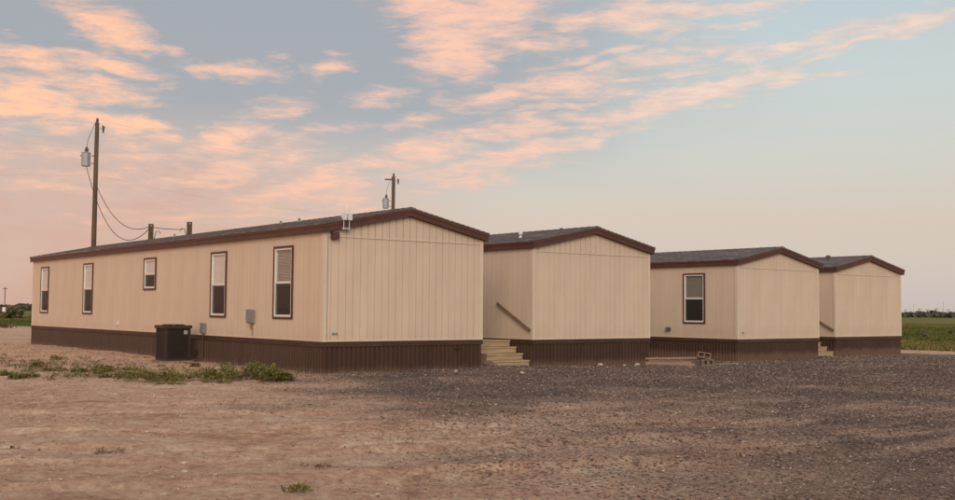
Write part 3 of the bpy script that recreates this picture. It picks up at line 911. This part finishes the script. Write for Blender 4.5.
def make_post(label, x, y, h, loop):
    z = gz(x, y)
    root = thing('meter_post', label, 'post', (x, y, z), R(20), 'short service posts behind the roof')
    part(MB().box(-.10, .10, -.10, .10, -.3, h), 'post', 'pole_wood', root)
    s = -1 if loop else 1
    part(MB().tube([(.14 * s, -.08, 2.2), (.14 * s, -.08, h - .55), (.20 * s, -.08, h - .30), (.32 * s, -.08, h - .28), (.38 * s, -.08, h - .40)], .028, 7), 'service_mast', 'galvanised', root)
    part(MB().box(-.15, .15, -.24, -.105, 1.3, 1.75), 'meter_box', 'grey_box', root)
    part(MB().tube([(0, -.15, h - .08), (0, -.10, h - .08)], .03, 7), 'eye_bolt', 'galvanised', root)
    return root
Q1 = (-13.42, 44.0, 4.93)
Q2 = (-11.84, 44.0, 5.02)
make_post('squared wooden service post where the drooping wires from the pole end', *Q1, False)
make_post('squared wooden service post with a bent conduit loop beside it', *Q2, True)

def cable(label, a, b, sag, r, group):
    a, b = Vector(a), Vector(b)
    n = 24
    pts = []
    for k in range(n + 1):
        t = k / n
        p = a.lerp(b, t)
        p.z -= sag * 4 * t * (1 - t)
        pts.append(tuple(p - a))
    o = link('overhead_wire', MB().tube(pts, r, 5).mesh('overhead_wire', 'black_rubber'), None, a)
    return tag(o, label, 'wire', group)
tz = gz(P1[0], P1[1])
cable('upper dark service wire drooping from the transformer to a short post', (P1[0] + .12, P1[1], tz + 7.75), (Q1[0], Q1[1], Q1[2] - .08), .85, .016, 'service wires')
cable('lower dark service wire sagging from the transformer to a short post', (P1[0] - .5, P1[1], tz + 8.9), (Q1[0] - .1, Q1[1], Q1[2] - .22), 1.75, .016, 'service wires')
cable('short wire strung between the two squared service posts', (Q1[0] + .1, Q1[1], Q1[2] - .14), (Q2[0] - .28, Q2[1], Q2[2] - .3), .03, .014, 'service wires')
cable('thin high line running between the two tall utility poles', (P1[0], P1[1], tz + P1[2] + .22), (P2[0], P2[1], gz(P2[0], P2[1]) + P2[2] + .22), .5, .0022, 'power lines')
cable('thin low line running between the two tall utility poles', (P1[0] + .1, P1[1], tz + 8.4), (P2[0] - .1, P2[1], gz(P2[0], P2[1]) + 8.4), .5, .0022, 'power lines')
cable('thin high line running off beyond the tall transformer pole', (P1[0], P1[1], tz + P1[2] + .22), (-47, 43, 11.4), .5, .0022, 'power lines')
cable('thin low line running off beyond the tall transformer pole', (P1[0] - .1, P1[1], tz + 8.4), (-47, 43, 8.6), .5, .0022, 'power lines')

# ------------------------------------------------------------------ lumber and blocks beside the third home
def rockish(name, label, x, y, s, mat, group, seed, flat=.6, sink=.25):
    r = np.random.default_rng(seed)
    v, f = [], []
    nlat, nlon = 4, 7
    for i in range(1, nlat):
        t = math.pi * i / nlat
        for j in range(nlon):
            a = 2 * math.pi * j / nlon + .3 * i
            k = r.uniform(.72, 1.12)
            v.append((s * k * math.sin(t) * math.cos(a), s * .8 * k * math.sin(t) * math.sin(a), s * flat * k * math.cos(t)))
    b = len(v); v += [(0, 0, s * flat), (0, 0, -s * flat)]
    for i in range(nlat - 2):
        for j in range(nlon):
            k = (j + 1) % nlon
            f.append((i * nlon + j, (i + 1) * nlon + j, (i + 1) * nlon + k, i * nlon + k))
    for j in range(nlon):
        k = (j + 1) % nlon
        f.append((b, j, k)); f.append((b + 1, (nlat - 2) * nlon + k, (nlat - 2) * nlon + j))
    mb = MB(); mb.v, mb.f = v, f
    o = link(name, mb.mesh(name, mat), None, (x, y, gz(x, y) + s * flat * (1 - sink) - s * .05), (0, 0, r.uniform(0, 6)))
    return tag(o, label, 'stone', group)

def board(label, a, b, w, t, z0, z1, mat, name='wooden_plank'):
    a = Vector((*a, z0)); b = Vector((*b, z1))
    d = b - a; ln = d.length
    mb = MB().box(0, ln, -w / 2, w / 2, 0, t)
    o = part(mb, name, mat, None, a, (0, -math.asin(d.z / ln), math.atan2(d.y, d.x)))
    return tag(o, label, 'plank')
def cblock(label, x, y, z, rz, ry=0.0):
    w, d, h, t = .39, .19, .19, .03
    mb = MB()
    mb.box(0, w, 0, t, 0, h).box(0, w, d - t, d, 0, h)
    for x0 in (0, (w - t) / 2, w - t):
        mb.box(x0, x0 + t, t, d - t, 0, h)
    o = part(mb, 'concrete_block', 'concrete', None, (x, y, z), (R(90) if ry == 0 else R(70), ry, rz))
    return tag(o, label, 'concrete block', 'grey concrete blocks')
def lw(x, y):
    p = loc2w(1, x, y); return p[0], p[1]
zb = gz(6.2, 33.6)
A = (5.35, 33.0); Bq = (6.98, 33.45)
board('thick rough timber lying on the ground under the lumber pile', (A[0] - .25, A[1] + .05), (Bq[0] - .35, Bq[1] + .02), .16, .13, zb - .01, zb - .01, 'pine_weathered', 'timber')
board('short rough timber lying flat in front of the lumber pile', (A[0] + .1, A[1] - .22), (A[0] + 1.3, A[1] - .02), .12, .07, zb - .01, zb, 'pine_weathered', 'timber')
board('long pale plank laid along the top of the lumber pile', (A[0] - .3, A[1] + .03), (Bq[0] - .15, Bq[1] + .05), .14, .05, zb + .19, zb + .205, 'pine_weathered')
board('narrow plank sandwiched in the middle of the lumber pile', (A[0] - .2, A[1] + .10), (Bq[0] - .3, Bq[1] + .12), .09, .045, zb + .125, zb + .13, 'pine_weathered')
cblock('hollow concrete block standing on the ground at the end of the planks', 6.90, 33.42, zb + .0, R(12))
cblock('hollow concrete block lying tilted on top of another block', 6.86, 33.52, zb + .195, R(-14), R(9))
board('pale thin board lying along the foot of the window home skirting', (7.35, 34.3), (8.5, 35.15), .10, .03, gz(7.9, 34.7) + .0, gz(7.9, 34.7) + .005, 'pine_weathered')

# ------------------------------------------------------------------ stones on the lot
PALE = [(-3.95, 13.0, .055), (-3.30, 11.4, .06), (-3.42, 11.15, .045), (-2.95, 10.95, .065), (-2.75, 10.25, .07), (-3.0, 10.2, .045), (-2.4, 10.0, .045), (-2.0, 10.5, .04),
        (-.82, 9.1, .045), (-1.9, 9.4, .03), (-4.6, 10.2, .035), (-3.6, 10.8, .03), (-1.2, 12.1, .03), (.2, 11.3, .04), (2.3, 12.6, .05), (3.4, 13.4, .05)]
for k, (x, y, s) in enumerate(PALE):
    rockish('stone', 'small pale stone lying loose on the open lot', x, y, s * .62, 'stone_pale', 'pale stones on the open lot', 100 + k, .42, .45)
for k, (x, y, s) in enumerate([(.25, 29.25, .16), (.5, 29.1, .10), (.05, 29.0, .09)]):
    rockish('stone', 'lump of broken concrete rubble by the foot of the pine steps', x, y, s, 'concrete', 'rubble by the pine steps', 200 + k, .5)
for k, (x, y, s) in enumerate([(3.55, 30.9, .10), (4.75, 31.9, .10), (4.3, 31.4, .06), (1.1, 26.0, .07), (-.5, 26.3, .06)]):
    rockish('stone', 'small pale rock lying just in front of the brown skirting', x, y, s, 'stone_pale', 'rocks in front of the skirting', 300 + k, .55)

# ------------------------------------------------------------------ gravel and clods
def tone_mat(name):
    m = bpy.data.materials.new(name); m.use_nodes = True
    nt = m.node_tree; p = nt.nodes['Principled BSDF']
    p.inputs['Roughness'].default_value = 0.95
    p.inputs['Specular IOR Level'].default_value = 0.15
    a = nt.nodes.new('ShaderNodeAttribute'); a.attribute_name = 'tone'
    nt.links.new(a.outputs['Color'], p.inputs['Base Color'])
    MATS[name] = m
tone_mat('toned')
OCT = np.array([(1, 0, 0), (-1, 0, 0), (0, 1, 0), (0, -1, 0), (0, 0, 1), (0, 0, -.6)], float)
OCF = np.array([(0, 2, 4), (2, 1, 4), (1, 3, 4), (3, 0, 4), (2, 0, 5), (1, 2, 5), (3, 1, 5), (0, 3, 5)])
def wedge(n, d0, d1, pw=2.0):
    d = (d0 ** pw + rng.random(n) * (d1 ** pw - d0 ** pw)) ** (1 / pw)
    a = (rng.random(n) - .5) * R(64)
    return d * np.sin(a), d * np.cos(a)
def inside_home(x, y):
    bad = np.zeros(len(x), bool)
    for (hx, hy, _) in HOMES:
        u = (x - hx) * RIGHT[0] + (y - hy) * RIGHT[1]; w = (x - hx) * BACK[0] + (y - hy) * BACK[1]
        bad |= (u > -.06) & (u < W + .06) & (w > -.06) & (w < L)
    return bad
def pebbles(name, label, cat, x, y, size, cols):
    n = len(x)
    z = ground_z(x, y)
    s = size[:, None, None] * OCT[None] * rng.uniform(.55, 1.3, (n, 6, 1))
    s[:, :, 2] *= rng.uniform(.30, .62, (n, 1))
    a = rng.random(n) * 6.28
    c, sn = np.cos(a)[:, None], np.sin(a)[:, None]
    xx = s[:, :, 0] * c - s[:, :, 1] * sn; yy = s[:, :, 0] * sn + s[:, :, 1] * c
    v = np.stack([xx + x[:, None], yy + y[:, None], s[:, :, 2] + z[:, None] + size[:, None] * .12], 2).reshape(-1, 3)
    f = (OCF[None] + (np.arange(n) * 6)[:, None, None]).reshape(-1, 3)
    t = np.repeat(cols, 6, 0)
    o = link(name, np_mesh(name, v, f, 'toned', t))
    o['kind'] = 'stuff'
    tag(o, label, cat)
x, y = wedge(430000, 8.0, 46, 1.15)
m = gravel_mask(x, y); dk = gravel_dark(x, y)
keep = (rng.random(len(x)) < m * (.26 + .54 * dk)) & ~inside_home(x, y) & (field_line(x, y) < -3.5)
x, y, dk = x[keep], y[keep], dk[keep]
d = np.hypot(x, y)
size = np.clip(rng.lognormal(-.15, .40, len(x)), .3, 1.9) * (.0055 + .00045 * d)
pal = np.array([(.125, .094, .082), (.070, .053, .047), (.22, .168, .145), (.36, .255, .20), (.52, .42, .36)])
w0 = np.array([.38, .27, .21, .10, .04]); w1 = np.array([.15, .10, .18, .40, .17])
r = rng.random(len(x))
sel = np.where(rng.random(len(x)) < dk, np.searchsorted(np.cumsum(w0), r * .999), np.searchsorted(np.cumsum(w1), r * .999))
cols = pal[np.clip(sel, 0, 4)] * rng.uniform(.75, 1.25, (len(x), 1))
pebbles('gravel', 'dark crushed gravel spread over the lot before the homes', 'gravel', x, y, size, cols)
x, y = wedge(150000, 8.0, 46, 1.15)
m = gravel_mask(x, y)
patch = sstep(.42, .66, fbm(x * .7 + 40, y * .7, 4))
keep = (rng.random(len(x)) < (1 - m * .8) * (.14 + .6 * patch)) & ~inside_home(x, y) & (field_line(x, y) < .5)
x, y = x[keep], y[keep]
size = np.clip(rng.lognormal(-.2, .45, len(x)), .3, 1.9) * (.006 + .0004 * np.hypot(x, y))
pal = np.array([(.36, .22, .155), (.50, .33, .24), (.60, .45, .36), (.17, .105, .075), (.70, .58, .50)])
sel = np.searchsorted(np.cumsum([.30, .28, .18, .16, .08]), rng.random(len(x)) * .999)
pebbles('dirt_clods', 'loose clods and crumbs of reddish dirt on the bare ground', 'dirt clods', x, y, size, pal[np.clip(sel, 0, 4)] * rng.uniform(.8, 1.2, (len(x), 1)))

# ------------------------------------------------------------------ weeds
def leaf_tris(n, rad, h, lw_, ll, r, droop=.5, ell=1.0):
    """n pointed leaves (two triangles each) scattered over a low mound"""
    a = r.random(n) * 6.28; q = np.sqrt(r.random(n)) * rad
    bx_, by_ = q * np.cos(a) * ell, q * np.sin(a)
    hz = h * (1 - (q / rad) ** 2 * .75) * (r.random(n) ** .6)
    dir_a = a + r.normal(0, .9, n); el_ = r.uniform(-.2, 1.25, n)
    L_ = ll * r.uniform(.5, 1.3, n); w_ = lw_ * r.uniform(.6, 1.3, n)
    d = np.stack([np.cos(dir_a) * np.cos(el_), np.sin(dir_a) * np.cos(el_), np.sin(el_)], 1)
    sd_ = np.stack([-np.sin(dir_a), np.cos(dir_a), r.normal(0, .35, n)], 1)
    b = np.stack([bx_, by_, hz], 1)
    tip = b + d * L_[:, None]; tip[:, 2] = np.maximum(tip[:, 2] - droop * L_ * .4, .0)
    mid = b + d * (L_ * .5)[:, None]
    v = np.stack([b, mid + sd_ * w_[:, None] / 2, tip, mid - sd_ * w_[:, None] / 2], 1).reshape(-1, 3)
    f = (np.array([(0, 1, 2, 3)])[None] + (np.arange(n) * 4)[:, None, None]).reshape(-1, 4)
    return v, f
def weed(name, label, x, y, rad, h, n, mat, group, seed, ell=1.0, lw_=.03, ll=.10):
    r = np.random.default_rng(seed)
    root = thing(name, label, 'weed', (x, y, gz(x, y)), 0, group)
    # several sub-mounds so that the outline is uneven
    vs_, fs_, o = [], [], 0
    k = max(2, int(rad / .12))
    for j in range(k):
        cx_ = (r.random() - .5) * 2 * rad * ell * .75; cy_ = (r.random() - .5) * 2 * rad * .7
        rr = rad * r.uniform(.35, .6)
        v, f = leaf_tris(max(10, n // k), rr, h * r.uniform(.3, .8), lw_, ll, r)
        v[:, 0] += cx_; v[:, 1] += cy_; v[:, 2] += .0
        vs_.append(v); fs_.append(f + o); o += len(v)
    link('foliage', np_mesh('foliage', np.concatenate(vs_), np.concatenate(fs_), mat), root)
    st = MB()
    for j in range(7):
        a, q = r.random() * 6.28, rad * r.uniform(.2, .9)
        st.tube([(q * .4 * math.cos(a), q * .4 * math.sin(a), -.02), (q * .8 * math.cos(a) * ell, q * .8 * math.sin(a), h * .6)], [.008, .004], 4)
    part(st, 'stems', 'stem', root)['kind'] = 'stuff'
    return root
GW = 'green weeds along the long wall'
weed('weed', 'broad bushy green weed beneath the window closest to the gable', -4.75, 22.6, .50, .50, 1900, 'weed_green', GW, 1, 1.5)
weed('weed', 'bushy green weed between the broadest weed and the gable corner', -3.95, 22.9, .34, .46, 1000, 'weed_green', GW, 2, 1.3)
weed('weed', 'loose spreading green weed in front of the air conditioner', -6.55, 22.3, .48, .34, 1000, 'weed_green', GW, 3, 1.3)
weed('weed', 'upright green weed between the air conditioner and the electrical box', -5.65, 22.5, .26, .42, 520, 'weed_green', GW, 4)
weed('weed', 'low green weed just past the air conditioner pad, away from the gable', -7.35, 23.2, .34, .3, 520, 'weed_green', GW, 5, 1.3)
SPRIG = 'small weeds scattered over the dirt'
weed('weed', 'dark green weed in the dirt farthest from the homes', -9.6, 22.6, .34, .22, 430, 'weed_green', SPRIG, 6, 1.4)
for k, (x, y, ra, h, n, mt) in enumerate([(-8.9, 24.6, .38, .2, 420, 'weed_green'), (-9.2, 26.3, .3, .2, 300, 'weed_green'), (-10.9, 27.0, .3, .16, 220, 'weed_green'), (-7.2, 27.3, .2, .2, 150, 'weed_green'),
        (-6.0, 24.2, .2, .16, 150, 'weed_green'), (-5.0, 23.9, .18, .14, 110, 'weed_green'), (-11.9, 30.5, .25, .18, 160, 'weed_green'), (-8.2, 25.6, .22, .12, 140, 'weed_green'),
        (-5.2, 21.6, .2, .1, 120, 'weed_green'), (-10.2, 23.8, .3, .14, 240, 'weed_green'), (-7.9, 23.3, .22, .14, 150, 'weed_green'), (-6.1, 21.3, .25, .1, 140, 'weed_green'), (-9.9, 25.2, .2, .12, 130, 'weed_green')]):
    weed('weed', 'small green weed tuft growing in the bare dirt', x, y, ra, h, n, mt, SPRIG, 20 + k, 1.3)
weed('weed', 'lone bright green weed in the open dirt away from the wall', -1.56, 8.95, .13, .07, 170, 'weed_green', SPRIG, 41, 1.2, .014, .06)
weed('weed', 'thin upright green sprig alone in the open dirt', -4.98, 11.6, .06, .14, 50, 'weed_green', SPRIG, 42, 1, .012, .07)
DRY = 'dry flattened weeds on the dirt'
weed('weed', 'dry brown weed lying flat beside pale stones in the open dirt', -3.85, 11.3, .10, .04, 60, 'weed_dry', DRY, 60, 1.6, .012, .07)
weed('weed', 'strip of flattened dry weed between the wheel ruts', -1.5, 10.4, .16, .03, 80, 'weed_dry', DRY, 63, 2.2, .012, .07)
n = 900
x = rng.uniform(-15, -3.6, n); y = 21.0 + rng.gamma(2.4, 1.7, n) + .35 * (-4 - x) * rng.uniform(.1, 1, n)
k = (~inside_home(x, y)) & (fbm(x * .8, y * .8, 3) > .43) & (gravel_mask(x, y) < .4)
x, y = x[k], y[k]
vs_, fs_, cs_, o_ = [], [], [], 0
for xx, yy in zip(x, y):
    m_ = int(rng.integers(6, 22)); rr = rng.uniform(.03, .13)
    v, f = leaf_tris(m_, rr, rng.uniform(.02, .13), .022, .075, rng)
    v += np.array([xx, yy, gz(xx, yy)])
    c = np.array([(.135, .150, .045), (.20, .185, .065), (.24, .18, .10)][int(rng.choice(3, p=[.45, .3, .25]))])
    vs_.append(v); fs_.append(f + o_); o_ += len(v); cs_.append(np.repeat(c[None] * rng.uniform(.75, 1.2), len(v), 0))
sg = link('weed_seedlings', np_mesh('weed_seedlings', np.concatenate(vs_), np.concatenate(fs_), 'toned', np.concatenate(cs_)))
sg['kind'] = 'stuff'
tag(sg, 'thin straggly seedlings and dry stalks sprinkled over the dirt by the long wall', 'seedlings')

# ------------------------------------------------------------------ grass of the field
def grass_stuff(name, label, a0, a1, d0, d1, n, h0, mat_cols):
    d = (d0 ** 1.3 + rng.random(n) * (d1 ** 1.3 - d0 ** 1.3)) ** (1 / 1.3)
    a = R(a0) + rng.random(n) * R(a1 - a0)
    x, y = d * np.sin(a), d * np.cos(a)
    k = (field_line(x, y) > -.2 + 2.5 * (fbm(x * .3, y * .3) - .5)) & ~inside_home(x, y)
    x, y, d = x[k], y[k], d[k]
    n = len(x)
    z = ground_z(x, y)
    nb = 5
    al = rng.random((n, nb)) * 6.28
    lean = rng.uniform(.1, .6, (n, nb))
    patch = .6 + .8 * fbm(x * .12, y * .12, 3)
    h = h0 * rng.uniform(.5, 1.2, (n, nb)) * patch[:, None]
    wd = (.02 + .0011 * d)[:, None] * np.ones((1, nb))
    px = x[:, None] + rng.normal(0, .12, (n, nb)); py = y[:, None] + rng.normal(0, .12, (n, nb))
    ca, sa = np.cos(al), np.sin(al)
    zz = z[:, None] - .02 + 0 * px
    v = np.stack([np.stack([px - sa * wd, py + ca * wd, zz], 2), np.stack([px + sa * wd, py - ca * wd, zz], 2),
                  np.stack([px + ca * lean * h, py + sa * lean * h, zz + h], 2)], 2).reshape(-1, 3)
    f = np.arange(n * nb * 3).reshape(-1, 3)
    pal = np.array(mat_cols)
    q = fbm(x * .07 + 3, y * .07, 4)
    sel = np.clip(((q - .3) / .4 + rng.normal(0, .4, n)) * len(pal), 0, len(pal) - 1).astype(int)
    c = np.repeat(pal[sel] * rng.uniform(.75, 1.25, (n, 1)), nb * 3, 0)
    o = link(name, np_mesh(name, v, f, 'toned', c))
    o['kind'] = 'stuff'
    tag(o, label, 'grass')
GC = [(.085, .108, .028), (.115, .130, .034), (.150, .145, .044), (.195, .165, .060)]
grass_stuff('field_grass', 'green and yellow grass of the field beyond the end home', 14, 32, 44, 170, 34000, .17, GC)
grass_stuff('field_grass', 'dull green grass of the field behind the longest home', -32, -18, 60, 170, 16000, .24, GC)

# ------------------------------------------------------------------ shrubs and far things
def shrub(label, x, y, rad, h, n, seed, group, leaf=.14):
    r = np.random.default_rng(seed)
    root = thing('shrub', label, 'shrub', (x, y, gz(x, y)), 0, group)
    vs_, fs_, o = [], [], 0
    for j in range(9):
        a = r.random() * 6.28; q = rad * r.uniform(0, .75)
        cz = h * r.uniform(.25, .8); rr = rad * r.uniform(.3, .5)
        m_ = n // 9
        p = r.normal(0, 1, (m_, 3)); p /= np.linalg.norm(p, axis=1)[:, None]
        p *= rr * r.uniform(.45, 1.05, (m_, 1)); p[:, 2] *= .8
        p += np.array([q * math.cos(a), q * math.sin(a), cz])
        p[:, 2] = np.maximum(p[:, 2], .05)
        u = r.normal(0, 1, (m_, 3)); u /= np.linalg.norm(u, axis=1)[:, None]
        w = np.cross(u, r.normal(0, 1, (m_, 3))); w /= np.linalg.norm(w, axis=1)[:, None]
        s = leaf * r.uniform(.5, 1.2, (m_, 1))
        v = np.stack([p - u * s, p + w * s * .5, p + u * s, p - w * s * .5], 1).reshape(-1, 3)
        f = (np.array([(0, 1, 2, 3)])[None] + (np.arange(m_) * 4)[:, None, None]).reshape(-1, 4)
        vs_.append(v); fs_.append(f + o); o += len(v)
    link('crown', np_mesh('crown', np.concatenate(vs_), np.concatenate(fs_), 'shrub_leaf'), root)
    st = MB()
    for j in range(5):
        a = r.random() * 6.28
        st.tube([(0, 0, -.1), (rad * .3 * math.cos(a), rad * .3 * math.sin(a), h * .4), (rad * .5 * math.cos(a), rad * .5 * math.sin(a), h * .75)], [.05, .03, .015], 5)
    part(st, 'stems', 'stem', root)
LS = 'shrubs beyond the longest home'
for k, (x, y, ra, h) in enumerate([(-60.5, 134, 1.9, 1.9), (-56.4, 130, 1.8, 1.6), (-53.1, 135, 2.0, 1.8), (-49.6, 132, 1.6, 1.6), (-64.5, 139, 2.2, 2.0), (-57.3, 145, 2.4, 2.0), (-52.2, 146, 2.2, 1.9), (-47.1, 139, 1.9, 1.7)]):
    shrub('dull green scrub bush on the edge of the field beyond the longest home', x, y, ra, h, 1100, 500 + k, LS, .2)
shrub('low dark scrub bush alone on the dirt before the scrub bushes', -33.3, 76, .7, .45, 300, 540, LS, .09)
for k, (x, y, ra, h) in enumerate([(30, 72, .5, .4), (37, 84, .55, .45), (25.5, 55.5, .4, .35), (33, 80, .6, .4)]):
    shrub('low green bush growing in the grass field past the end home', x, y, ra, h, 260, 550 + k, 'low bushes in the grass field', .07)

def treeline(name, label, a0, a1, dist, h, n, seed):
    r = np.random.default_rng(seed)
    a = R(a0) + r.random(n) * R(a1 - a0)
    d = dist * r.uniform(.97, 1.10, n)
    x, y = d * np.sin(a), d * np.cos(a)
    t = np.degrees(a)
    prof = h * (.35 + .9 * fbm(t * 1.7 + seed, t * 0 + 3.3, 5)) * (.7 + .5 * fbm(t * 6 + seed, t * 0 + 8, 2))
    z = prof * r.random(n) ** .8
    s = dist * .0022 * r.uniform(.5, 1.2, n)
    u = r.normal(0, 1, (n, 3)); u /= np.linalg.norm(u, axis=1)[:, None]
    w = np.cross(u, r.normal(0, 1, (n, 3))); w /= np.linalg.norm(w, axis=1)[:, None]
    p = np.stack([x, y, z], 1)
    v = np.stack([p - u * s[:, None], p + w * s[:, None], p + u * s[:, None], p - w * s[:, None]], 1).reshape(-1, 3)
    f = (np.array([(0, 1, 2, 3)])[None] + (np.arange(n) * 4)[:, None, None]).reshape(-1, 4)
    o = link(name, np_mesh(name, v, f, 'far_wood'))
    o['kind'] = 'stuff'
    tag(o, label, 'trees')
treeline('distant_trees', 'low dark line of distant trees beyond the grass field', 10, 40, 420, 1.7, 8000, 3)
treeline('distant_trees', 'low dark line of distant trees behind the scrub bushes', -40, -15, 420, 2.4, 8000, 4)

def tank(label, x, y, r_, h):
    root = thing('storage_tank', label, 'tank', (x, y, -.2), 0, 'white storage tanks on the horizon')
    part(MB().tube([(0, 0, -.3), (0, 0, h)], r_, 16), 'shell', 'tank_white', root)
    part(MB().tube([(0, 0, h), (0, 0, h + r_ * .25)], [r_ * 1.02, r_ * .1], 16), 'roof', 'tank_white', root)
for (px_, dist, r_, h) in [(23.25, 640, 2.0, 4.2), (22.85, 660, 1.6, 3.6), (22.5, 650, 2.2, 3.9), (21.8, 690, 1.5, 3.6), (23.75, 640, 1.6, 3.8)]:
    tank('tiny white storage tank on the far horizon past the grass field', dist * math.sin(R(px_)), dist * math.cos(R(px_)), r_, h)
def mast(label, az_, dist, h, r_):
    x, y = dist * math.sin(R(az_)), dist * math.cos(R(az_))
    root = thing('distant_mast', label, 'mast', (x, y, -.2), 0, 'thin masts on the horizon')
    part(MB().tube([(0, 0, -.3), (0, 0, h)], [r_, r_ * .6], 7), 'mast_pole', 'galvanised', root)
    part(MB().box(-r_ * 5, r_ * 5, -r_, r_, h * .9, h * .9 + r_ * 2), 'cross_arm', 'galvanised', root)
for az_, dist, h in ((23.45, 620, 8.0), (22.1, 650, 6.5)):
    mast('thin distant mast rising above the horizon past the grass field', az_, dist, h, .09)
mp_ = thing('field_post', 'slender post with a small white box before the scrub bushes', 'post', (-36.9, 84, gz(-36.9, 84)), 0)
part(MB().tube([(0, 0, -.2), (0, 0, 3.1)], [.035, .03], 7), 'pole', 'pole_wood', mp_)
part(MB().box(-.12, .12, -.12, -.04, 1.15, 1.5), 'meter_box', 'tank_white', mp_)
part(MB().box(-.18, .18, -.03, .03, 2.92, 2.97), 'cross_arm', 'pole_wood', mp_)
